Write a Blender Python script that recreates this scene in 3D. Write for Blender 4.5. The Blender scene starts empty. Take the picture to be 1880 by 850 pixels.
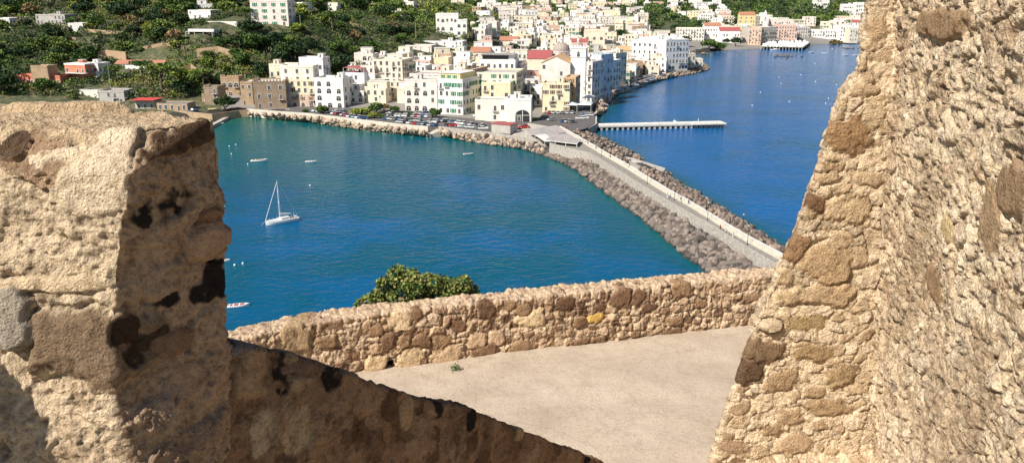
import bpy, math, random
import numpy as np
from mathutils import Vector, Matrix
from mathutils.bvhtree import BVHTree

# ------------------------------------------------------------------ camera, world, sun
SC = bpy.context.scene
C = SC.collection
PITCH = 16.5
CAMZ = 60.0
FPX = 1475.0
cam_data = bpy.data.cameras.new("camera")
cam = bpy.data.objects.new("camera", cam_data); C.objects.link(cam)
cam.location = (0, 0, CAMZ)
cam.rotation_euler = (math.radians(90 - PITCH), 0, 0)
cam_data.sensor_width = 36.0
cam_data.lens = 36.0 * FPX / 1880.0
cam_data.clip_start = 0.1
cam_data.clip_end = 20000
SC.camera = cam

SUN_EL = 44.0
SUNV = Vector((-0.74, -0.67, 0)).normalized() * math.cos(math.radians(SUN_EL)) + Vector((0, 0, math.sin(math.radians(SUN_EL))))
world = bpy.data.worlds.new("World"); SC.world = world
world.use_nodes = True
wn = world.node_tree; wn.nodes.clear()
wo = wn.nodes.new('ShaderNodeOutputWorld'); wb = wn.nodes.new('ShaderNodeBackground'); sk = wn.nodes.new('ShaderNodeTexSky')
sk.sky_type = 'NISHITA'; sk.sun_disc = False
sk.sun_elevation = math.radians(SUN_EL)
sk.sun_rotation = math.atan2(SUNV.x, SUNV.y)
sk.air_density = 1.0; sk.dust_density = 0.6; sk.ozone_density = 1.5
wb.inputs[1].default_value = 0.064
wn.links.new(sk.outputs[0], wb.inputs[0]); wn.links.new(wb.outputs[0], wo.inputs[0])
sd = bpy.data.lights.new("sun", 'SUN'); sd.energy = 4.9; sd.angle = math.radians(0.5); sd.color = (1.0, 0.94, 0.84)
sun = bpy.data.objects.new("sun", sd); C.objects.link(sun)
sun.rotation_euler = SUNV.to_track_quat('Z', 'Y').to_euler()
sun.location = (-50, -50, 120)
SC.view_settings.view_transform = 'Standard'
SC.view_settings.look = 'None'
SC.view_settings.exposure = 0.56
SC.view_settings.gamma = 1.0
SC.view_settings.use_curve_mapping = False
SC.render.resolution_x = 1024; SC.render.resolution_y = 462

random.seed(7)
rng = np.random.default_rng(7)

# ------------------------------------------------------------------ surveying helpers (photo pixel -> place in metres)
_ca, _sa = math.cos(math.radians(90 - PITCH)), math.sin(math.radians(90 - PITCH))
def ray(px, py):
    cx = (px - 940) / FPX; cy = -(py - 425) / FPX
    return Vector((cx, cy * _ca + _sa, cy * _sa - _ca))
def P(px, py, z=0.0):
    r = ray(px, py); t = (z - CAMZ) / r.z
    return Vector((r.x * t, r.y * t, z))
def D(px, py, dy):
    r = ray(px, py); t = dy / r.y
    return Vector((r.x * t, dy, CAMZ + r.z * t))
def RP(px, py, p0, d):            # ray meets the upright plane through p0 with horizontal direction d
    r = ray(px, py); nx, ny = d[1], -d[0]
    t = (p0[0] * nx + p0[1] * ny) / (r.x * nx + r.y * ny)
    return Vector((r.x * t, r.y * t, CAMZ + r.z * t))
def proj(p):
    x, y, z = p[0], p[1], p[2] - CAMZ
    cy = y * _ca + z * _sa; dz = y * _sa - z * _ca
    dz = max(dz, 0.01)
    return 940 + FPX * x / dz, 425 - FPX * cy / dz

# ------------------------------------------------------------------ tagging
def tag(o, label=None, cat=None, group=None, kind=None):
    if label: o['label'] = label
    if cat: o['category'] = cat
    if group: o['group'] = group
    if kind: o['kind'] = kind
    return o
def empty(name, loc, rz=0.0):
    o = bpy.data.objects.new(name, None); C.objects.link(o)
    o.location = loc; o.rotation_euler = (0, 0, rz); o.empty_display_size = 0.5
    return o
def link(name, me, parent=None, loc=(0, 0, 0), rz=0.0, sc=None):
    o = bpy.data.objects.new(name, me); C.objects.link(o)
    o.location = loc; o.rotation_euler = (0, 0, rz)
    if sc is not None: o.scale = sc
    if parent: o.parent = parent
    return o
def copy_tree(o, parent=None):
    c = o.copy(); C.objects.link(c)
    if parent: c.parent = parent
    for ch in list(KIDS.get(o.name, [])): copy_tree(ch, c)
    return c
KIDS = {}
def reg(o):                      # remember the children of a prototype so loops stay fast
    KIDS[o.name] = [c for c in C.objects if c.parent == o]
    for c in KIDS[o.name]: reg(c)

class MB:
    def __init__(s): s.v = []; s.f = []; s.m = []; s.mats = []
    def mi(s, m):
        if m not in s.mats: s.mats.append(m)
        return s.mats.index(m)
    def add(s, vs, fs, m):
        b = len(s.v); s.v += [tuple(v) for v in vs]; k = s.mi(m)
        for f in fs: s.f.append([i + b for i in f]); s.m.append(k)
    def box(s, x0, x1, y0, y1, z0, z1, m, M=None):
        vs = [Vector(p) for p in ((x0,y0,z0),(x1,y0,z0),(x1,y1,z0),(x0,y1,z0),(x0,y0,z1),(x1,y0,z1),(x1,y1,z1),(x0,y1,z1))]
        if M is not None: vs = [M @ v for v in vs]
        s.add(vs, [(3,2,1,0),(4,5,6,7),(0,1,5,4),(1,2,6,5),(2,3,7,6),(3,0,4,7)], m)
    def prism(s, poly, z0, z1, m):
        n = len(poly)
        s.add([(p[0], p[1], z0) for p in poly] + [(p[0], p[1], z1) for p in poly],
              [list(range(n))[::-1], list(range(n, 2*n))] + [(i, (i+1) % n, n+(i+1) % n, n+i) for i in range(n)], m)
    def loft(s, rings, m, cap=True):
        n = len(rings[0]); vs = [p for r in rings for p in r]; fs = []
        for k in range(len(rings)-1):
            for i in range(n):
                j = (i+1) % n
                fs.append((k*n+i, k*n+j, (k+1)*n+j, (k+1)*n+i))
        if cap: fs.append(list(range(n))[::-1]); fs.append([(len(rings)-1)*n+i for i in range(n)])
        s.add(vs, fs, m)
    def cyl(s, p0, p1, r0, r1, m, n=8):
        p0, p1 = Vector(p0), Vector(p1); d = (p1-p0).normalized()
        a = d.orthogonal().normalized(); b = d.cross(a)
        s.loft([[p + (a*math.cos(2*math.pi*i/n) + b*math.sin(2*math.pi*i/n))*r for i in range(n)] for p, r in ((p0, r0), (p1, r1))], m)
    def lathe(s, prof, m, c=(0,0), n=14):
        rings = [[(c[0]+r*math.cos(2*math.pi*i/n), c[1]+r*math.sin(2*math.pi*i/n), z) for i in range(n)] for r, z in prof]
        s.loft(rings, m)
    def mesh(s, name, smooth=False):
        me = bpy.data.meshes.new(name); me.from_pydata(s.v, [], s.f)
        for m in s.mats: me.materials.append(m)
        me.polygons.foreach_set('material_index', s.m)
        if smooth: me.polygons.foreach_set('use_smooth', [True]*len(s.f))
        me.update(); return me
    def build(s, name, parent=None, smooth=False, **k): return link(name, s.mesh(name, smooth), parent, **k)

# ------------------------------------------------------------------ numpy noise
def h3(i, j, k, s):
    n = (i.astype(np.int64)*73856093 ^ j.astype(np.int64)*19349663 ^ k.astype(np.int64)*83492791 ^ (s*2654435761 & 0x7fffffff)) & 0x7fffffff
    n = (n ^ (n >> 13)) * 1274126177 & 0x7fffffff
    n = (n ^ (n >> 16)) * 668265263 & 0x7fffffff
    return ((n ^ (n >> 11)) & 0xffffff) / float(0x1000000)
def vnoise(p, s=0):
    f = np.floor(p); t = p - f; t = t*t*(3-2*t); f = f.astype(np.int64); out = 0
    for a in (0, 1):
        for b in (0, 1):
            for c in (0, 1):
                w = (t[:,0] if a else 1-t[:,0])*(t[:,1] if b else 1-t[:,1])*(t[:,2] if c else 1-t[:,2])
                out = out + w*h3(f[:,0]+a, f[:,1]+b, f[:,2]+c, s)
    return out*2-1
def fbm(p, o=4, s=0, g=0.5):
    a = 1.0; out = 0; n = 0
    for i in range(o): out = out + a*vnoise(p*(2.03**i)+i*17.3, s+i); n += a; a *= g
    return out/n
def worley(q, s=0, jit=(.8, .8, .8)):
    f = np.floor(q).astype(np.int64); N = len(q)
    F1 = np.full(N, 9e9); F2 = np.full(N, 9e9); idv = np.zeros(N)
    for a in (-1, 0, 1):
        for b in (-1, 0, 1):
            for c in (-1, 0, 1):
                i, j, k = f[:,0]+a, f[:,1]+b, f[:,2]+c
                cx = i+.5+(h3(i,j,k,s+1)-.5)*jit[0]; cy = j+.5+(h3(i,j,k,s+2)-.5)*jit[1]; cz = k+.5+(h3(i,j,k,s+3)-.5)*jit[2]
                d = np.sqrt((q[:,0]-cx)**2+(q[:,1]-cy)**2+(q[:,2]-cz)**2)
                m = d < F1
                F2 = np.where(m, F1, np.minimum(F2, d)); idv = np.where(m, h3(i,j,k,s+4), idv); F1 = np.where(m, d, F1)
    return F1, F2, idv
def sstep(a, b, x):
    t = np.clip((x-a)/(b-a), 0, 1); return t*t*(3-2*t)

# ------------------------------------------------------------------ materials
MATS = {}
def newmat(name):
    m = bpy.data.materials.new(name); m.use_nodes = True
    nt = m.node_tree; b = nt.nodes['Principled BSDF']; MATS[name] = m
    return m, nt, b
def nd(nt, t, **k):
    n = nt.nodes.new(t)
    for a, v in k.items(): setattr(n, a, v)
    return n
def mix(nt, fac, a, b, blend='MIX'):
    n = nd(nt, 'ShaderNodeMix', data_type='RGBA', blend_type=blend)
    for s, v in ((0, fac), (6, a), (7, b)):
        if hasattr(v, 'links') or hasattr(v, 'is_output'): nt.links.new(v, n.inputs[s])
        else: n.inputs[s].default_value = v if s == 0 else (*v, 1) if len(v) == 3 else v
    return n.outputs[2]
def noise_out(nt, scale, detail=4, rough=.55, coord='Object', vec=None):
    n = nd(nt, 'ShaderNodeTexNoise'); n.inputs['Scale'].default_value = scale; n.inputs['Detail'].default_value = detail; n.inputs['Roughness'].default_value = rough
    if vec is None:
        tc = nd(nt, 'ShaderNodeTexCoord'); vec = tc.outputs[coord]
    nt.links.new(vec, n.inputs['Vector'])
    return n.outputs['Fac']
def ramp(nt, src, pts):
    r = nd(nt, 'ShaderNodeValToRGB'); e = r.color_ramp.elements
    while len(e) < len(pts): e.new(.5)
    for k, (p, c) in enumerate(pts):
        e[k].position = p; e[k].color = (*c, 1) if isinstance(c, tuple) else (c, c, c, 1)
    nt.links.new(src, r.inputs[0]); return r.outputs[0]
def simple(name, col, rough=.7, metal=0, var=.12, scale=3.0, bump=0.0, coat=0):
    m, nt, b = newmat(name)
    n = noise_out(nt, scale, 5, .6)
    f = ramp(nt, n, [(.3, 1-var), (.7, 1+var)])
    out = mix(nt, 1.0, col, f, 'MULTIPLY')
    nt.links.new(out, b.inputs['Base Color'])
    b.inputs['Roughness'].default_value = rough; b.inputs['Metallic'].default_value = metal
    if bump:
        bp = nd(nt, 'ShaderNodeBump'); bp.inputs['Strength'].default_value = bump; bp.inputs['Distance'].default_value = .05
        nt.links.new(n, bp.inputs['Height']); nt.links.new(bp.outputs[0], b.inputs['Normal'])
    return m
def plaster(name, col, dirt=.35):
    """limewashed render: soft blotches, rain streaks, patched areas"""
    m, nt, b = newmat(name)
    tc = nd(nt, 'ShaderNodeTexCoord')
    oi = nd(nt, 'ShaderNodeObjectInfo')
    ad = nd(nt, 'ShaderNodeVectorMath', operation='ADD')
    nt.links.new(tc.outputs['Object'], ad.inputs[0]); nt.links.new(oi.outputs['Location'], ad.inputs[1])
    n1 = noise_out(nt, .35, 6, .65, vec=ad.outputs[0])
    mp = nd(nt, 'ShaderNodeMapping'); mp.inputs['Scale'].default_value = (1.6, 1.6, .18)
    nt.links.new(ad.outputs[0], mp.inputs[0])
    n2 = noise_out(nt, 1.0, 4, .6, vec=mp.outputs[0])
    d = tuple(c*k for c, k in zip(col, (.70, .64, .56)))
    a = mix(nt, ramp(nt, n1, [(.42, 0.0), (.72, dirt*1.6)]), col, d)
    a = mix(nt, ramp(nt, n2, [(.5, 0.0), (.78, dirt)]), a, (d[0]*.8, d[1]*.8, d[2]*.82))
    nt.links.new(a, b.inputs['Base Color']); b.inputs['Roughness'].default_value = .9
    return m
def foliage(name, c1, c2):
    m, nt, b = newmat(name)
    oi = nd(nt, 'ShaderNodeObjectInfo')
    n = noise_out(nt, .9, 3, .6)
    mx = nd(nt, 'ShaderNodeMath', operation='ADD'); nt.links.new(n, mx.inputs[0])
    ml = nd(nt, 'ShaderNodeMath', operation='MULTIPLY_ADD'); nt.links.new(oi.outputs['Random'], ml.inputs[0]); ml.inputs[1].default_value = .5; ml.inputs[2].default_value = -.25
    nt.links.new(ml.outputs[0], mx.inputs[1])
    a = mix(nt, ramp(nt, mx.outputs[0], [(.3, 0.0), (.7, 1.0)]), c1, c2)
    nt.links.new(a, b.inputs['Base Color']); b.inputs['Roughness'].default_value = .65
    b.inputs['Specular IOR Level'].default_value = .25
    return m
def stone_mat(name, s1=14, s2=60, bs=.55, dist=.02):
    """weathered masonry: colour of each stone and of the mortar comes from the mesh, grain and pits from noise"""
    m, nt, b = newmat(name)
    at = nd(nt, 'ShaderNodeAttribute', attribute_name='Col')
    n1 = noise_out(nt, s1, 8, .68); n2 = noise_out(nt, s2, 4, .6)
    vo = nd(nt, 'ShaderNodeTexVoronoi'); vo.inputs['Scale'].default_value = s2*.55
    tc = nd(nt, 'ShaderNodeTexCoord'); nt.links.new(tc.outputs['Object'], vo.inputs['Vector'])
    pit = ramp(nt, vo.outputs['Distance'], [(.1, 0.0), (.42, 1.0)])
    f1 = ramp(nt, n1, [(.30, (.52, .47, .41)), (.48, (1.0, 1.0, 1.0)), (.70, (1.22, 1.22, 1.19))])
    a = mix(nt, 1.0, at.outputs['Color'], f1, 'MULTIPLY')
    a = mix(nt, 1.0, a, (1.02, .97, .94), 'MULTIPLY')
    f2 = ramp(nt, n2, [(.3, (.78, .74, .68)), (.62, (1.1, 1.1, 1.1))])
    a = mix(nt, .8, a, f2, 'MULTIPLY')
    nt.links.new(a, b.inputs['Base Color']); b.inputs['Roughness'].default_value = .95; b.inputs['Specular IOR Level'].default_value = .15
    ad = nd(nt, 'ShaderNodeMath', operation='MULTIPLY_ADD'); nt.links.new(n2, ad.inputs[0]); ad.inputs[1].default_value = .45; nt.links.new(n1, ad.inputs[2])
    a2 = nd(nt, 'ShaderNodeMath', operation='MULTIPLY_ADD'); nt.links.new(pit, a2.inputs[0]); a2.inputs[1].default_value = .18; nt.links.new(ad.outputs[0], a2.inputs[2])
    bp = nd(nt, 'ShaderNodeBump'); bp.inputs['Strength'].default_value = bs; bp.inputs['Distance'].default_value = dist
    nt.links.new(a2.outputs[0], bp.inputs['Height']); nt.links.new(bp.outputs[0], b.inputs['Normal'])
    return m

M_wall_near = stone_mat('masonry_near', 16, 70, 1.0, .05)
M_wall_mid = stone_mat('masonry_mid', 9, 36, 1.0, .07)
M_wall_far = stone_mat('masonry_parapet', 9, 32, 1.0, .055)
WHITE = plaster('plaster_white', (.80, .785, .755)); CREAM = plaster('plaster_cream', (.72, .645, .51)); PALE = plaster('plaster_pale', (.75, .715, .63))
YELL = plaster('plaster_yellow', (.72, .60, .30)); BUTTER = plaster('plaster_butter', (.76, .685, .47)); PINK = plaster('plaster_pink', (.66, .46, .38))
ROSE = plaster('plaster_rose', (.75, .67, .62)); CORAL = plaster('plaster_coral', (.62, .22, .13)); OCHRE = plaster('plaster_ochre', (.55, .36, .19))
TAN = plaster('plaster_tan', (.42, .30, .19), .5); GREYP = plaster('plaster_grey', (.46, .44, .41), .5); BRICKY = plaster('plaster_apricot', (.62, .44, .32))
BLUEW = plaster('plaster_bluewhite', (.62, .66, .70)); STONEB = plaster('stone_building', (.33, .25, .18), .6)
ROOFC = simple('roof_terrace', (.42, .38, .33), .9, var=.25, scale=.6); ROOFL = simple('roof_light', (.60, .57, .52), .9, var=.2, scale=.5)
ROOFG = simple('roof_grey', (.30, .28, .27), .9, var=.2, scale=.6)
TERRA = simple('terracotta_tiles', (.38, .17, .105), .85, var=.25, scale=1.2); REDR = simple('red_roof', (.33, .085, .08), .85, var=.2, scale=.8); TILEO = simple('ochre_tiles', (.50, .32, .17), .85, var=.25, scale=1.5)
DOME = simple('dome_lead', (.33, .27, .23), .7, var=.2, scale=1)
GLASS = simple('window_dark', (.035, .038, .045), .15, var=.3, scale=.3); GREENS = simple('green_shutter', (.02, .16, .09), .6); BROWNS = simple('brown_shutter', (.13, .07, .04), .6)
TRIM = simple('window_trim', (.66, .63, .58), .8); DARK = simple('dark_metal', (.03, .03, .032), .5); RAIL = simple('rail_metal', (.12, .12, .12), .5)
AWN = simple('awning_white', (.70, .68, .64), .8); AWNR = simple('awning_red', (.50, .06, .05), .8); AWNG = simple('awning_grey', (.34, .30, .29), .85, var=.2, scale=.4)
CONC = simple('concrete', (.42, .38, .33), .92, var=.2, scale=.5, bump=.2); PAVE = simple('causeway_paving', (.235, .21, .185), .92, var=.2, scale=.6)
LIME = simple('limestone_wall', (.36, .33, .29), .92, var=.45, scale=1.8, bump=.8); QUAYW = simple('quay_wall_plaster', (.55, .50, .42), .92, var=.2, scale=.8)
BARK = simple('bark', (.11, .08, .06), .95, var=.3)
BOATW = simple('boat_white', (.80, .80, .79), .3, var=.03); BOATB = simple('boat_blue', (.03, .16, .34), .35); BOATR = simple('boat_red', (.45, .07, .05), .4); TEAK = simple('teak', (.30, .19, .11), .6)
ALU = simple('mast_alloy', (.72, .72, .72), .35); SAILC = simple('sail_cover', (.60, .60, .62), .8); TYRE = simple('tyre', (.02, .02, .02), .8)
SKIN = simple('skin', (.45, .28, .20), .6)
TUFA = simple('grey_pavement', (.20, .18, .165), .95, var=.25, scale=.2)

# ------------------------------------------------------------------ the coast and the lie of the land
COASTPX = [(-500,230),(300,224),(385,219),(455,212),(560,222),(680,240),(785,250),(805,247),(870,262),(940,270),(1000,287),(1060,314),(1110,352),(1160,387),(1210,427),(1250,462),(1300,500),(1380,580),
           (1500,510),(1445,464),(1380,420),(1310,375),(1262,347),(1232,322),(1180,296),(1130,267),(1092,244),(1078,236),(1094,226),(1093,212),(1110,206),(1116,186),(1140,167),(1200,150),(1244,141),(1304,128),
           (1282,120),(1266,112),(1272,104),(1290,98),(1330,93),(1400,90),(1475,90),(1500,82),(1580,79),(1680,76),(1900,68),(2500,60)]
CO = [P(a, b, 0) for a, b in COASTPX]
CO = [(p.x, p.y) for p in CO] + [(9000, 1200), (9000, 12000), (-9000, 12000), (-9000, 500)]
COA = np.array(CO)
def inside(x, y):
    r = np.zeros(len(x), bool); n = len(COA)
    for i in range(n):
        x1, y1 = COA[i]; x2, y2 = COA[(i+1) % n]
        c = ((y1 > y) != (y2 > y))
        with np.errstate(divide='ignore', invalid='ignore'):
            xi = (x2-x1)*(y-y1)/(y2-y1+1e-12)+x1
        r ^= c & (x < xi)
    return r
def coastd(x, y):
    d = np.full(len(x), 1e9); n = len(COA)
    for i in range(n):
        ax, ay = COA[i]; bx, by = COA[(i+1) % n]
        t = np.clip(((x-ax)*(bx-ax)+(y-ay)*(by-ay))/((bx-ax)**2+(by-ay)**2+1e-9), 0, 1)
        d = np.minimum(d, np.hypot(x-ax-t*(bx-ax), y-ay-t*(by-ay)))
    return np.where(inside(x, y), d, -d)
# surveyed spots: photo pixel and distance give a height
SP = [(-200,180,430),(60,168,432),(140,158,440),(260,150,445),(0,140,470),(330,165,445),(350,112,480),(240,140,462),(240,100,505),(420,150,450),(500,105,492),(420,75,512),(500,38,532),(400,46,525),(370,66,505),(560,40,535),
      (50,108,505),(50,62,560),(100,40,600),(200,60,565),(250,84,525),(100,0,760),(-200,60,560),(-200,0,760),(300,30,620),(300,0,760),(500,0,760),(600,60,545),(600,98,505),(650,115,485),(700,60,610),(720,22,760),(700,0,920),
      (830,66,640),(800,100,570),(760,110,545),(900,62,760),(900,20,1000),(900,0,1300),(1000,62,840),(1000,90,690),(1000,30,1200),(1000,0,1950),(1130,90,760),(1130,60,960),(1200,40,1150),(1200,8,1500),(1300,44,1180),(1300,10,1500),
      (1400,44,1150),(1400,10,1450),(1500,45,1120),(1550,24,1280),(1600,0,1450),(1800,30,1250)]
SPW = [D(*s) for s in SP]
FLATS = [(560,198,3.2),(700,200,3.2),(850,212,3.2),(950,222,3.4),(1040,210,3.2),(1000,190,3.5),(1080,180,3),(900,160,5),(700,150,6),(1000,130,5),(1150,140,3),(1200,128,3.4),(1150,110,4.5),(1260,104,3.5),
         (1290,90,3),(1350,82,3),(1450,80,3),(1550,74,3),(480,202,3.2),(250,205,3),(100,205,4),(256,137,14.6),(140,154,11.2),(70,159,10.6),(160,190,4.6),(206,194,3.8),(265,204,3.1),(388,194,3.8),(423,180,5.6),(320,206,3.1),(1060,240,3),(1200,340,3),(1300,430,3),(1250,85,4.5),(560,175,5),(640,160,6),(1700,70,3)]
SPW += [P(a, b, z) for a, b, z in FLATS]
for u in (-1.3, -.6, 0, .5, 1.0, 1.5): SPW += [Vector((u*2800, 2800, 150)), Vector((u*5000, 5000, 520))]
_S = np.array([(p.x/p.y, math.log(p.y), p.z) for p in SPW])
_K = np.hypot(_S[:,None,0]*1.0-_S[None,:,0]*1.0, (_S[:,None,1]-_S[None,:,1])*.8)
_W = np.linalg.solve(_K + np.eye(len(_S))*1e-6, _S[:,2]-10)
def hz(x, y, raw=False):
    x = np.atleast_1d(np.asarray(x, float)); y = np.atleast_1d(np.asarray(y, float))
    ly = np.log(np.maximum(y, 60)); u = x/np.maximum(y, 60)
    z = np.full(len(x), 10.0)
    for k in range(len(_S)): z += _W[k]*np.hypot(u-_S[k,0], (ly-_S[k,1])*.8)
    z = np.maximum(z, 2.4)
    p = np.stack([x/28, y/28, x*0], 1)
    z = z + fbm(p, 3, 5)*np.clip((z-9)*.16, 0, 3.2)
    cut = (y < 405) & (x > 5) & (y < 395 - (x-20)*.9)
    z = np.where(cut, np.minimum(z, 2.4), z)
    if raw: return z
    d = coastd(x, y)
    return np.where(z > -1e9, np.minimum(z, -1.6+np.maximum(d, -8)*.75), z)
def gz(x, y): return float(hz(x, y)[0])

def grid_mesh(name, U, V, zf, mat, attr=None):
    nu, nv = len(U), len(V)
    uu, vv = np.meshgrid(U, V); y = np.exp(vv).ravel(); x = uu.ravel()*y
    z = zf(x, y)
    co = np.stack([x, y, z], 1).astype(np.float32)
    i = np.arange((nv-1)*(nu-1)); r, c = i//(nu-1), i % (nu-1); a = r*nu+c
    fc = np.stack([a, a+1, a+nu+1, a+nu], 1).astype(np.int32)
    me = bpy.data.meshes.new(name); me.vertices.add(len(co)); me.vertices.foreach_set('co', co.ravel())
    me.loops.add(len(fc)*4); me.loops.foreach_set('vertex_index', fc.ravel())
    me.polygons.add(len(fc)); me.polygons.foreach_set('loop_start', np.arange(len(fc), dtype=np.int32)*4); me.polygons.foreach_set('loop_total', np.full(len(fc), 4, np.int32))
    me.update(calc_edges=True); me.validate()
    me.materials.append(mat); me.polygons.foreach_set('use_smooth', np.ones(len(fc), bool))
    if attr is not None:
        at = me.attributes.new(attr[0], 'FLOAT', 'POINT'); at.data.foreach_set('value', attr[1](x, y, z).astype(np.float32))
    return me

# land
m, nt, b = newmat('land_cover')
at = nd(nt, 'ShaderNodeAttribute', attribute_name='built')
n1 = noise_out(nt, .05, 6, .65); n2 = noise_out(nt, .35, 5, .6)
g = mix(nt, ramp(nt, n1, [(.38, 0.0), (.6, 1.0)]), (.025, .042, .014), (.075, .08, .03))
g = mix(nt, ramp(nt, n2, [(.46, 0.0), (.62, .8)]), g, (.19, .15, .085))
n3 = noise_out(nt, 1.3, 5, .7)
g = mix(nt, ramp(nt, n3, [(.45, 0.0), (.6, .75)]), g, (.03, .05, .015))
p = mix(nt, n2, (.17, .155, .14), (.27, .25, .22))
rk = nd(nt, 'ShaderNodeAttribute', attribute_name='gap_shade')
nt.links.new(mix(nt, rk.outputs['Fac'], mix(nt, at.outputs['Fac'], g, p), (.035, .03, .027)), b.inputs['Base Color']); b.inputs['Roughness'].default_value = .95
M_land = m
def builtf(x, y, z):
    v = 1-sstep(9, 13, z)
    v = np.where((x/y < -.36) & (y < 480), 0.0, v)
    return v
U = np.linspace(-1.25, 1.15, 520); V = np.linspace(math.log(125), math.log(7000), 430)
me = grid_mesh('land', U, V, lambda x, y: hz(x, y), M_land, ('built', builtf))
_co = np.empty(len(me.vertices)*3, np.float32); me.vertices.foreach_get('co', _co); _co = _co.reshape(-1, 3).astype(float)
_rk = ((_co[:,1] < 900) & (_co[:,2] < 3.2) & (coastd(_co[:,0], _co[:,1]) < 9)).astype(np.float32)  # ground near the shore painted near-black as shade between boulders
at_ = me.attributes.new('gap_shade', 'FLOAT', 'POINT'); at_.data.foreach_set('value', _rk)
tag(link('hillside_ground', me), 'sloping green and paved coastal ground rising behind the harbour town', 'ground', kind='structure')

# sea
m, nt, b = newmat('sea_water')
at = nd(nt, 'ShaderNodeAttribute', attribute_name='shoal')
tc = nd(nt, 'ShaderNodeTexCoord')
nb = noise_out(nt, .022, 4, .6)
sh = nd(nt, 'ShaderNodeMath', operation='MULTIPLY_ADD'); nt.links.new(nb, sh.inputs[0]); sh.inputs[1].default_value = .9; sh.inputs[2].default_value = -.44
sh2 = nd(nt, 'ShaderNodeMath', operation='ADD', use_clamp=True); nt.links.new(sh.outputs[0], sh2.inputs[0]); nt.links.new(at.outputs['Fac'], sh2.inputs[1])
col = ramp(nt, sh2.outputs[0], [(0.0, (.0001, .088, .265)), (.28, (.0002, .070, .125)), (.6, (.0008, .092, .108)), (1.0, (.012, .105, .075))])
nt.links.new(col, b.inputs['Base Color'])
b.inputs['Roughness'].default_value = .12; b.inputs['IOR'].default_value = 1.33; b.inputs['Specular IOR Level'].default_value = .13
mp = nd(nt, 'ShaderNodeMapping'); mp.inputs['Scale'].default_value = (.8, 1.0, 1.0); mp.inputs['Rotation'].default_value = (0, 0, .35)
nt.links.new(tc.outputs['Object'], mp.inputs[0])
w1 = noise_out(nt, .42, 3, .55, vec=mp.outputs[0]); w2 = noise_out(nt, 1.1, 3, .6, vec=mp.outputs[0]); w3 = noise_out(nt, .045, 2, .5, vec=mp.outputs[0])
s1 = nd(nt, 'ShaderNodeMath', operation='MULTIPLY_ADD'); nt.links.new(w2, s1.inputs[0]); s1.inputs[1].default_value = .32; nt.links.new(w1, s1.inputs[2])
s2 = nd(nt, 'ShaderNodeMath', operation='MULTIPLY_ADD'); nt.links.new(w3, s2.inputs[0]); s2.inputs[1].default_value = 1.2; nt.links.new(s1.outputs[0], s2.inputs[2])
bp = nd(nt, 'ShaderNodeBump'); bp.inputs['Strength'].default_value = .6; bp.inputs['Distance'].default_value = .6
nt.links.new(s2.outputs[0], bp.inputs['Height']); nt.links.new(bp.outputs[0], b.inputs['Normal'])
def shoal(x, y, z):
    d = np.abs(coastd(x, y))
    cl = [P(a, b_, 2) for a, b_ in ((1560,575),(1431,487),(1330,430),(1222,368),(1120,300),(1060,255),(1085,222),(1200,140),(1300,100),(1400,60))]
    bay = sstep(9, -9, x-np.interp(y, [p.y for p in cl], [p.x for p in cl]))
    bl = sstep(60, -120, x)*sstep(130, 420, y)
    v = .36*np.exp(-d/3.5) + bay*(.12*np.exp(-d/70.0) + .16 + .36*bl) + (1-bay)*.06*np.exp(-d/30)
    g = np.exp(-((x+165)**2+(y-375)**2)/55**2)
    return np.clip(v + .35*g*bay, 0, 1)
U2 = np.linspace(-1.2, 1.2, 300); V2 = np.linspace(math.log(20), math.log(9000), 330)
me = grid_mesh('sea', U2, V2, lambda x, y: x*0, m, ('shoal', shoal))
tag(link('sea_water', me), 'calm blue and teal sea filling the bay on both sides of the causeway', 'sea', kind='structure')
# castle rock below the terrace
mb = MB()
rr = []
for z, k in ((-4, 1.35), (20, 1.12), (40, 1.0), (52.0, .97)):
    base = [(-40, 4*k), (-9*k, 14.3*k), (6*k, 18.5*k), (14*k, 22*k), (30*k, 25*k), (60, 0), (50, -40), (-50, -40)]
    rr.append([(a, b_, z) for a, b_ in base])
mb.loft(rr, simple('cliff_rock', (.30, .24, .17), .95, var=.4, scale=.4, bump=.6))
tag(mb.build('castle_rock'), 'rock of the castle island below the terrace', 'rock', kind='structure')

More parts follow.
